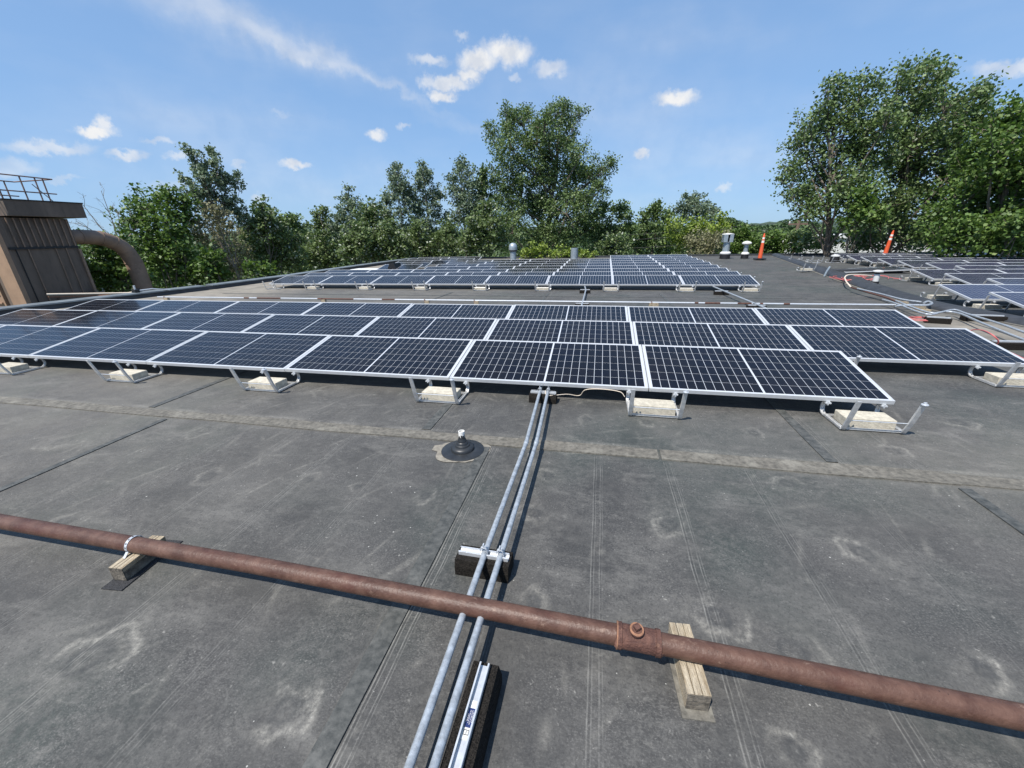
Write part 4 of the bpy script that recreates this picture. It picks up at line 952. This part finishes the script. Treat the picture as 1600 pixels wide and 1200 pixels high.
# ---------------------------------------------------------------- trees
def add_leaves(name, C, Nn, s, m_, parent, vbias=None, asp=1.25, kind=None):
    n = len(C); a = rng.normal(size=(n,3)); u = np.cross(Nn, a); u /= np.linalg.norm(u, axis=1, keepdims=True)+1e-9; v = np.cross(Nn, u); v /= np.linalg.norm(v, axis=1, keepdims=True)+1e-9
    sz = s*rng.uniform(.65, 1.3, (n,1))
    P = np.stack([C-u*sz*asp*.5, C+v*sz*.5-u*sz*.08, C+u*sz*asp*.5, C-v*sz*.5-u*sz*.08], 1).reshape(-1,3).astype(np.float32)
    me = bpy.data.meshes.new(name); me.vertices.add(n*4); me.vertices.foreach_set('co', P.reshape(-1)); me.loops.add(n*4); me.loops.foreach_set('vertex_index', np.arange(n*4, dtype=np.int32))
    me.polygons.add(n); me.polygons.foreach_set('loop_start', np.arange(0,n*4,4,dtype=np.int32)); me.polygons.foreach_set('loop_total', np.full(n,4,dtype=np.int32))
    me.update()
    val = rng.random(n) if vbias is None else np.clip(rng.random(n)*.75+vbias, 0, 1)
    at = me.attributes.new('v', 'FLOAT', 'POINT'); at.data.foreach_set('value', np.repeat(val, 4).astype(np.float32))
    me.materials.append(m_); ob = link(bpy.data.objects.new(name, me)); ob.parent = parent
    if kind: ob['kind'] = kind
    return ob
LEAFN = [0]
def tree(name, label, lobes, D, leafm, leaf=.15, cover=3.2, base=None, bark='bark', trunk_r=.22, lean=0, thick=1.0, twig=True, cat='tree', sig=.26, wind=(0,0,0), group=None, topz=None, shape=.5, forks=1, dens_limb=5):
    # lobes: (px, py, radius px[, depth offset m]) -> real positions round distance D
    L = []
    for i, lb_ in enumerate(lobes):
        px, py_, rp = lb_[:3]; off = lb_[3] if len(lb_) > 3 else rng.uniform(-.5,.5)*2.0*thick
        if i % 3 == 1: off += .8*thick
        p = at_d(px, py_, D+off); rad = rp/FPX*(p-CAM).dot(f_)
        L.append((np.array(p), rad))
    cx = float(np.mean([l[0][0] for l in L])); cy = float(np.mean([l[0][1] for l in L]))
    b = at_d(base[0], base[1], D) if base else Vector((cx, cy, GZ))
    bx, by = b.x, b.y
    t = thing(name, label, cat, (bx, by, GZ), (0,0,0), group); o = np.array([bx, by, GZ])
    C = []; 
    top = max(l[0][2]+l[1]*.6 for l in L); m = MB()
    zs = sorted(l[0][2] for l in L)
    spine_top = max(L, key=lambda l: l[0][2]+.3*l[1])[0]
    def spine(z):
        k = min(max((z-GZ)/(spine_top[2]-GZ), 0), 1); 
        e = k**1.6
        return np.array([bx+(spine_top[0]-bx)*e, by+(spine_top[1]-by)*e, z])
    sp = [Vector(spine(GZ+(spine_top[2]-GZ)*k)-o) + Vector((rng.normal(0,.08), rng.normal(0,.08), 0))*(k > 0) for k in np.linspace(0,1,9)]
    m.tube(sp, [max(trunk_r*(1-.9*k), .02) for k in np.linspace(0,1,9)], 8)
    for (c, rad) in L:
        spf = 1.0 if rad < 1.0 else .80
        zb_ = max(GZ+1.0, c[2]-rng.uniform(1.2,2.6)-rad*.9); a = spine(zb_); c2 = c
        mid_ = (a+c2)/2 + np.array([rng.normal(0,.15), rng.normal(0,.15), -.15])
        r0_ = max(trunk_r*.42*min(1,rad/1.5), .025)
        m.tube([Vector(a-o), Vector(mid_-o), Vector(c2-o), Vector(c2-o+np.array([0,0,rad*.6]))], [r0_, r0_*.7, r0_*.4, r0_*.12], 5, cap=False)
        area = math.pi*rad*rad; n = int(1.35*cover*area/(.62*leaf*leaf)); per = 13
        nc = max(3, n//per); dirs = rng.normal(size=(nc,3)); dirs /= np.linalg.norm(dirs,axis=1,keepdims=True)
        rr_ = rad*(shape+(1-shape)*rng.random((nc,1))**.6)
        cc = c + dirs*rr_*np.array([1,1,1.0])
        cc += np.array(wind)*rng.random((nc,1))*rad
        for q in range(min(dens_limb, nc)):
            e = cc[q]; m.tube([Vector(c-o), Vector((c+e)/2-o+rng.normal(0,.06,3)), Vector(e-o)], [r0_*.35, r0_*.2, .008], 4, cap=False)
        nsp = 6 if rad > .35 else 3
        for q in range(nsp):
            dv = rng.normal(size=3)+np.array(wind)*1.2; dv[2] = abs(dv[2])*1.2+.6; dv /= np.linalg.norm(dv)
            Ls = spf*rad*rng.uniform(1.2, 1.85)+.25; ns = max(3, int(nc*.13)); tt = rng.uniform(.4, 1.0, (ns,1))
            cc = np.concatenate([cc, c + dv*Ls*tt + rng.normal(size=(ns,3))*.16*(1.25-tt)*max(rad,.5)])
            m.tube([Vector(c-o), Vector(c+dv*Ls*.5-o+rng.normal(0,.05,3)), Vector(c+dv*Ls-o)], [r0_*.4, r0_*.22, .008], 4, cap=False)
        nc = len(cc)
        pts = np.repeat(cc, per, axis=0) + rng.normal(size=(nc*per,3))*np.array([sig,sig,sig*.75])*.82*(.6+.6*rng.random((nc*per,1))) + np.array(wind)*rng.random((nc*per,1))*.35
        C.append((pts, np.repeat(rng.normal(0,.08,nc), per)))
    m.build('trunk', MT[bark], t, True)
    if C and cover > 0:
        P = np.concatenate([c[0] for c in C])-o; vb = np.concatenate([c[1] for c in C])+.12
        Nn = rng.normal(size=(len(P),3)); Nn[:,2] = np.abs(Nn[:,2])+.25; Nn /= np.linalg.norm(Nn,axis=1,keepdims=True)
        add_leaves('crown', P, Nn, leaf, leafm, t, vb); LEAFN[0] += len(P)
    return t
# big poplar in the middle
tree('poplar_tree', 'tallest dark green poplar in the middle, behind the domed vent', [
 (792,196,17),(776,232,16),(815,196,24),(800,235,26),(838,225,26),(868,184,18),(850,205,24),(885,200,20),(872,240,32),(840,265,32),(800,270,22),(778,275,12),(905,250,20),
 (925,282,24),(942,268,14),(935,300,18),(900,290,32),(860,300,38),(815,310,32),(795,330,26),(780,300,14),(885,335,36),(840,345,38),(800,365,30),(920,330,18),(900,370,34),(855,385,36),(880,172,7),(820,182,9),(765,208,8),(955,262,8),(905,185,8)],
 41, LM['poplar'], .14, 1.35, (850,395), trunk_r=.35, thick=1.6, sig=.30, shape=.45)
# the three big trees at right
tree('broadleaf_tree', 'large windblown tree at right with two visible trunks behind the array', [
 (1290,148,14),(1300,176,24),(1265,195,18),(1340,167,34),(1255,218,22),(1300,218,34),(1350,218,34),(1240,237,12),(1260,255,24),(1305,260,34),(1350,265,30),(1232,271,10),
 (1235,293,18),(1270,293,26),(1310,297,28),(1345,307,26),(1222,286,10),(1250,321,22),(1290,330,24),(1325,339,24),(1258,339,16),(1380,204,24),(1395,241,26),(1238,311,10)],
 33, LM['poplar'], .135, 1.4, (1310,395), trunk_r=.26, thick=1.3, sig=.30, shape=.42, wind=(.5,0,.2))
tree('broadleaf_tree', 'tallest windblown tree at right, its crown leaning right', [(1408,132,16),(1428,116,10),(1400,160,26),(1432,146,20),(1452,128,9),(1450,158,18),(1474,176,22),(1430,190,34),(1385,205,24),(1470,205,30),(1512,158,10),(1504,184,16),(1526,146,7),(1490,218,24),
 (1420,240,34),(1460,249,34),(1390,277,26),(1430,290,34),(1475,286,28),(1400,318,28),(1440,336,30),(1375,327,20),(1480,322,24),(1520,208,16),(1360,350,24),(1400,363,26)],
 35, LM['poplar'], .135, 1.45, (1395,395), trunk_r=.28, thick=1.4, sig=.30, shape=.42, wind=(.8,0,.3))
tree('broadleaf_tree', 'dense yellow-green tree filling the right edge behind the array', [
 (1545,205,24),(1530,230,26),(1580,190,18),(1575,215,30),(1610,210,34),(1550,260,34),(1600,265,40),(1505,255,18),(1510,285,28),(1560,310,42),(1610,330,44),(1500,325,30),(1470,345,26),(1520,360,34),(1570,370,38),(1620,380,38),(1475,375,22),(1650,260,40),(1660,340,40)],
 30, LM['maple'], .135, 2.1, (1580,395), trunk_r=.28, thick=1.3, sig=.30, shape=.4, wind=(.35,0,.1))
tree('leaning_trunk_tree', 'thin tree with pale leaning trunk beside the big right tree', [(1352,335,14),(1345,318,12),(1362,345,12),(1340,352,14)], 31, LM['maple'], .17, 1.6, (1322,398), trunk_r=.16, thick=.3)
tree('undergrowth_bush', 'low dark bush beneath the big right trees', [(1260,385,13),(1290,388,12),(1340,383,14),(1370,388,14),(1410,388,14),(1450,385,16),(1500,388,14)], 36, LM['poplar'], .15, .7, thick=.5, trunk_r=.06, cat='bush')
# left side
tree('leafy_maple', 'bright green leafy tree right above the brown duct', [
 (240,325,13),(262,318,12),(215,340,12),(290,330,12),(230,352,18),(262,350,22),(285,358,18),(205,362,12),(240,382,24),(275,385,24),(215,395,16),(250,412,24),(290,410,22),(245,440,22),(285,440,22),(300,335,8),(225,330,8)],
 27, LM['maple'], .125, 1.9, (262,460), trunk_r=.18, thick=.9, sig=.24, shape=.4)
tree('low_maple', 'low leafy tree seen between the brown tower and duct', [(155,392,14),(175,408,18),(160,430,20),(190,440,18),(180,425,18),(215,455,14),(165,455,18),(200,415,12),(145,440,14),(195,385,10)], 24, LM['maple'], .12, 1.9, (175,470), trunk_r=.12, thick=.7, sig=.2, shape=.4)
tree('windswept_poplar', 'sparse windswept poplar with pointed tops leaning left, left of centre', [
 (303,243,6),(308,256,7),(314,270,8),(320,285,10),(336,248,6),(341,262,8),(348,278,9),(342,292,12),(325,300,12),(352,297,10),(372,286,5),(374,298,6),(368,312,8),(298,292,7),(306,305,8),(314,318,10),(330,318,14),(350,318,13),(292,312,5),(340,335,16),(368,335,11),(322,338,11),(358,352,16),(385,342,8),(388,360,12)],
 30, LM['grey'], .12, 1.15, (372,455), trunk_r=.17, thick=.5, sig=.12, shape=.25, wind=(-.3,0,.8))
tree('dead_grey_tree', 'grey-brown nearly bare branchy tree in front of the windswept poplar', [
 (330,352,14),(345,370,18),(360,385,18),(335,388,14),(370,405,16),(350,412,16),(380,430,16),(360,435,14),(318,368,12),(342,345,12)], 28, LM['scrub'], .11, .55, (385,455), bark='deadbark', trunk_r=.11, thick=.7, sig=.2, shape=.2, dens_limb=22)
tree('speckled_poplar', 'poplar with silvery flickering leaves just right of the dead tree', [
 (411,325,6),(410,340,9),(402,355,12),(420,352,12),(390,370,14),(412,375,18),(435,368,13),(385,395,16),(410,402,20),(440,395,18),(462,385,12),(400,425,16),(430,420,18),(460,412,14),(375,420,10),(425,345,8)],
 31, LM['silver'], .15, 2.6, (420,440), trunk_r=.15, thick=.9, sig=.22, shape=.4)
tree('dark_poplar', 'dark rounded tree filling the dip left of the small conical tree', [(452,352,8),(465,358,9),(447,370,12),(470,378,12),(455,395,14),(478,400,12),(470,420,14),(445,352,7)], 38, LM['poplar'], .17, 2.4, trunk_r=.13, thick=.8)
tree('conical_poplar', 'small conical tree pointing above the hedge at left centre', [(503,333,5),(502,345,8),(500,360,11),(505,376,14),(495,392,16),(512,398,16),(485,405,12),(500,415,16),(525,412,12)], 36, LM['silver'], .15, 2.5, trunk_r=.12, thick=.6, sig=.2, shape=.35)
tree('slim_poplar', 'slim grey-green poplar second tallest left of the twin poplars', [(543,307,6),(545,320,9),(542,335,11),(557,328,7),(530,345,10),(550,352,15),(567,345,8),(535,368,16),(560,372,16),(540,392,18),(565,398,16),(520,360,8)], 38, LM['grey'], .15, 1.7, trunk_r=.14, thick=.8, sig=.22, shape=.35)
tree('bushy_poplar', 'lighter green bushy tree between the slim and twin poplars', [(580,330,9),(572,345,12),(592,345,12),(583,362,16),(600,368,14),(575,385,16),(602,390,16),(590,405,14)], 36, LM['silver'], .15, 2.6, trunk_r=.13, thick=.8, sig=.22, shape=.4)
tree('twin_poplar', 'left one of the two tall sparse twin poplars', [(620,272,7),(624,284,9),(630,298,11),(614,300,9),(640,308,10),(622,315,14),(605,320,9),(640,325,12),(600,335,9),(625,338,16),(648,345,12),(612,358,16),(638,365,16),(622,385,18)], 37, LM['grey'], .15, 1.35, trunk_r=.15, thick=.9, sig=.22, shape=.35)
tree('twin_poplar', 'right one of the two tall sparse twin poplars', [(660,266,5),(658,280,7),(668,280,8),(655,296,9),(672,297,10),(665,312,13),(682,312,9),(655,325,12),(678,328,12),(668,345,16),(690,345,9),(660,365,16),(682,370,14),(668,388,16)], 38, LM['grey'], .15, 1.2, trunk_r=.15, thick=.9, sig=.22, shape=.35)
tree('mid_poplar', 'poplar with rough pointed top left of the tallest poplar', [(722,262,7),(718,276,9),(728,282,10),(708,287,7),(722,300,13),(738,298,9),(710,312,10),(728,320,15),(715,335,14),(740,335,12),(725,355,16),(705,350,10)], 39, LM['grey'], .15, 1.6, trunk_r=.15, thick=.9, sig=.24, shape=.35)
tree('mid_poplar', 'greener narrow tree touching the tallest poplar\'s left side', [(752,278,9),(760,290,8),(748,298,11),(758,315,12),(748,335,14),(762,345,12),(752,362,14)], 40, LM['poplar'], .17, 2.6, trunk_r=.14, thick=.8, sig=.24, shape=.4)
tree('flowering_bush', 'dense bush flecked with pale leaves left of the domed vent', [(765,330,9),(758,345,14),(745,360,16),(772,355,12),(740,380,18),(765,380,18),(728,385,14),(785,378,12)], 33, LM['silver'], .15, 2.8, trunk_r=.1, thick=.8, sig=.22, shape=.4, cat='bush')
for i, (cxp, lab) in enumerate(((560,'first low speckled bush from left along the far roof edge'),(605,'second low speckled bush from left along the far roof edge'),(650,'third low speckled bush from left along the far roof edge'),(697,'fourth low speckled bush from left along the far roof edge'))):
    tree('speckled_bush', lab, [(cxp-14,385,14),(cxp+6,378,15),(cxp+20,388,13),(cxp,398,14),(cxp-24,398,10),(cxp+4,362,10)], 33+i*.6, LM['silver'], .15, 2.6, trunk_r=.07, thick=.7, sig=.22, shape=.4, cat='bush', group='speckled bushes along the far roof edge')
# left low hedge under speckled poplar
tree('edge_bush', 'dark bush rising behind the coping below the dead tree', [(325,430,12),(345,440,12),(310,445,12),(395,432,10),(420,435,10),(335,415,12)], 26, LM['maple'], .15, 2.2, thick=.6, trunk_r=.06, cat='bush', sig=.2)
# middle right
tree('round_tree', 'round tree just right of the tallest poplar', [(938,332,9),(958,332,9),(975,330,7),(925,345,10),(948,350,14),(972,350,12),(935,368,14),(960,372,16),(985,365,10),(915,365,10),(945,388,14)], 44, LM['poplar'], .19, 2.5, trunk_r=.15, thick=1)
tree('pointed_tree', 'dark tree with pointed tip right of the round tree', [(1028,325,5),(1022,335,9),(1008,345,11),(1030,350,14),(1045,345,8),(1000,362,14),(1028,372,16),(1050,365,12),(1005,385,14),(985,378,10),(1040,388,12)], 46, LM['poplar'], .20, 2.5, trunk_r=.16, thick=1)
tree('pale_tree', 'pale grey-green airy tree rising above the scrub at centre right', [(1072,322,9),(1085,318,9),(1060,332,8),(1078,335,12),(1095,332,10),(1105,335,8),(1115,338,6),(1065,348,10),(1090,350,12),(1110,352,9)], 50, LM['grey'], .19, 1.5, trunk_r=.16, thick=1, bark='deadbark', dens_limb=10)
tree('green_scrub', 'light green scrub mass below the pale airy tree', [(1055,362,12),(1078,366,14),(1100,362,14),(1120,358,12),(1060,382,14),(1085,386,14),(1105,380,14),(1130,372,10)], 42, LM['bright'], .17, 2.0, trunk_r=.08, thick=1.4, cat='bush', sig=.3)
tree('dry_scrub', 'brownish thin scrub left of the tallest grey vent', [(1090,378,12),(1108,385,12),(1122,378,12),(1095,394,10),(1115,395,10),(1080,390,8)], 37, LM['scrub'], .13, 1.4, trunk_r=.07, thick=.7, bark='deadbark', dens_limb=18, cat='bush')
tree('green_shrub', 'rounded bright shrub between the grey vent and orange cone', [(1162,372,10),(1150,380,9),(1172,378,9),(1160,390,10),(1148,395,7)], 41, LM['maple'], .17, 2.6, trunk_r=.07, thick=.7, cat='bush')
tree('scrub_hedge', 'wide scrub bank right of the left orange cone', [(1190,382,11),(1205,378,10),(1222,384,10),(1200,395,9),(1220,397,8),(1235,392,8),(1178,395,8),(1245,380,8)], 40, LM['maple'], .16, 2.0, trunk_r=.07, thick=.7, cat='bush')
tree('yellow_shrub', 'yellow-green shrub right of the domed vent', [(828,398,8),(845,396,8),(862,400,7),(838,402,7),(820,403,5)], 31, LM['bright'], .12, 2.4, trunk_r=.05, thick=.4, cat='bush', sig=.14)
tree('yellow_shrub', 'yellow-green shrub beside the plain open vent', [(876,400,6),(888,402,6),(910,402,5),(920,403,5)], 31, LM['bright'], .12, 2.2, trunk_r=.05, thick=.4, cat='bush', sig=.14)
tree('flowering_bush', 'pale-flecked bush in the gap right of the plain open vent', [(962,378,7),(955,388,9),(972,390,9),(962,398,9),(945,396,7)], 34, LM['silver'], .15, 2.2, trunk_r=.06, thick=.5, cat='bush')
# bare branch tree behind the duct
t = thing('bare_tree', 'nearly leafless thin tree standing behind the curved duct', 'tree', at_d(190,430,27)); o = t.location.copy(); t.location.z = GZ; o.z = GZ
m = MB(); base = at_d(196,430,27); base.z = GZ
def twig(a, b, r, dep):
    a, b = Vector(a), Vector(b); mid_ = (a+b)/2+Vector((rng.normal(0,.05),rng.normal(0,.05),rng.normal(0,.05)))
    m.tube([a-o, mid_-o, b-o], [r, r*.7, r*.35], 4, cap=False)
    if dep:
        for k in range(5):
            s = rng.uniform(.35,.95); p = a.lerp(b, s); dr = (b-a).normalized(); L = (b-a).length*rng.uniform(.18,.38)
            e = p + (dr*.7+Vector(rng.normal(0,.45,3))).normalized()*L; twig(p, e, r*.4, dep-1)
for (x, y) in ((158,298),(128,318),(232,330),(118,345),(185,330)): twig(at_d(188,385,27), at_d(x,y,27+rng.uniform(-.5,.5)), .028, 2)
m.tube([base-o, at_d(188,385,27)-o], [.09,.035], 6)
m.build('branches', MT['deadbark'], t)
# far woods
C = []; 
for i in range(230):
    px = rng.uniform(-150, 1750); D = rng.uniform(75, 230)
    zt = 1.75 + D*rng.uniform(-.012,.026) + (.9 if 1120 < px < 1250 else 0)
    c = np.array(at_d(px, 360, D)); R0 = rng.uniform(3.5, 7)
    n = 620; dirs = rng.normal(size=(n,3)); dirs /= np.linalg.norm(dirs,axis=1,keepdims=True); dirs[:,2] = np.abs(dirs[:,2])*.9-.1
    pts = np.array([c[0],c[1],zt-R0*.75]) + dirs*R0*np.array([1,1,.75])*rng.uniform(.7,1.04,(n,1)); C.append(pts)
    n2 = 260; pts2 = np.array([c[0],c[1],0]) + rng.normal(size=(n2,3))*np.array([R0*.6,R0*.6,0]); pts2[:,2] = rng.uniform(GZ, zt-R0*.5, n2); C.append(pts2)
P = np.concatenate(C); Nn = rng.normal(size=(len(P),3)); Nn[:,2] = np.abs(Nn[:,2])+.4; Nn /= np.linalg.norm(Nn,axis=1,keepdims=True)
fw = add_leaves('far_woods', P, Nn, .75, LM['dark'], None, None, 1.1, 'stuff'); setp(fw, 'distant mass of green woods along the horizon', 'woods')
# low brush between roof and woods
C = []
for i in range(150):
    a = rng.uniform(-1.25, 1.05)+YAW*0; D = rng.uniform(36, 75); c = np.array([CAM.x+D*math.sin(a), CAM.y+D*math.cos(a), GZ+rng.uniform(.5,2.8)])
    n = 520; C.append(c+rng.normal(size=(n,3))*np.array([1.6,1.6,.9]))
P = np.concatenate(C); Nn = rng.normal(size=(len(P),3)); Nn[:,2] = np.abs(Nn[:,2])+.4; Nn /= np.linalg.norm(Nn,axis=1,keepdims=True)
fb = add_leaves('brush', P, Nn, .34, LM['poplar'], None, None, 1.1, 'stuff'); setp(fb, 'low tangled brush between the roof edge and the woods', 'brush')

# ---------------------------------------------------------------- pole, wires, far buildings
pb = at_d(1240, 392, 43); ptp = at_d(1249, 343, 43); 
t = thing('utility_pole', 'brown utility pole with grey transformer beside the big right tree', 'utility pole', (ptp.x, ptp.y, GZ))
MB().tube([(0,0,0),(0,0,ptp.z-GZ)], [.17,.13], 12).build('pole', MT['wood'], t, True)
MB().box((0,0,ptp.z-GZ-.35), (1.5,.12,.14)).build('crossarm', MT['wood'], t)
tr = MB().lathe([(.25,0),(.27,.05),(.27,.75),(.2,.85)], 14).build('transformer', MT['white'], t, True); tr.location = (-.75,-.1,ptp.z-GZ-2.3)
MB().box((-.35,-.05,ptp.z-GZ-1.9), (.9,.06,.06)).build('bracket', MT['galv'], t)
for i, (x, z) in enumerate(((-.68,-.2),(0,.02),(.68,-.2))): MB().lathe([(.05,0),(.06,.1),(.03,.2)], 8).build('insulator', MT['white'], t).location = (x,0,ptp.z-GZ+z-.1)
for i, (z, yo) in enumerate(((0,0),(-.45,.1),(-1.2,0))):
    a = ptp+Vector((0,0,-.1+z)); b = a+Vector((-46,6,-.6)); c = a+Vector((40,-4,.2))
    for j, (s, e, side) in enumerate(((b,a,'left'),(a,c,'right'))):
        pts = [s.lerp(e,k)+Vector((0,0,-.8*4*k*(1-k))) for k in np.linspace(0,1,14)]
        ob = MB().tube(pts, .016, 4).build('power_line', MT['cableb'], None); setp(ob, f'{["upper","middle","lower"][i]} power line running {side} from the utility pole', 'power line')
def building(p0, p1, zt, depth, m_, label, wins=0):
    a = Vector(p0); b = Vector(p1); d = (b-a); L = math.hypot(d.x, d.y); ang = math.atan2(d.y, d.x)
    t = thing('white_building', label, 'building', (a.x, a.y, GZ), (0,0,ang))
    MB().box((L/2, depth/2, (zt-GZ)/2), (L, depth, zt-GZ)).build('wall', MT[m_], t)
    MB().box((L/2, depth/2, zt-GZ+.15), (L+.4, depth+.4, .3)).build('roof', MT['white'], t)
    for k in range(wins): MB().box((L*(k+.5)/wins, -.04, (zt-GZ)*.55), (1.4,.08,1.5)).build('window', MT['coping'], t)
    return t
building(at_d(1225,385,58), at_d(1470,378,54), at_d(1340,372,56).z, 12, 'white', 'white building glimpsed through the trees behind the right array', 7)
building(at_d(120,420,62), at_d(166,418,62), at_d(150,409,62).z, 9, 'wallpaint', 'low building with white roof behind the brown duct', 2)
print('panels', NP[0], 'leaves', LEAFN[0], 'objects', len(bpy.data.objects))
for i, (cxp, r_n, lab) in enumerate(((1262,9,'thin bush left of the big tree\'s first trunk'),(1345,9,'thin bush right of the leaning trunk'),(1425,10,'thin bush below the tallest right tree'))):
    tree('thin_bush', lab, [(cxp-22,378,r_n),(cxp,374,r_n+1),(cxp+22,380,r_n),(cxp-10,392,r_n),(cxp+12,392,r_n),(cxp+34,388,r_n-2)], 39+i, LM['poplar'], .14, .55, trunk_r=.05, thick=.6, sig=.24, cat='bush')
tree('undergrowth_bush', 'dense yellow-green bushes packed below the right edge tree', [(1480,382,17),(1510,385,18),(1540,380,19),(1570,385,19),(1600,380,20),(1630,385,20),(1495,366,13),(1555,366,15),(1590,364,15)], 27, LM['maple'], .13, 2.2, thick=.5, trunk_r=.06, cat='bush', sig=.24)
print('leaves', LEAFN[0])
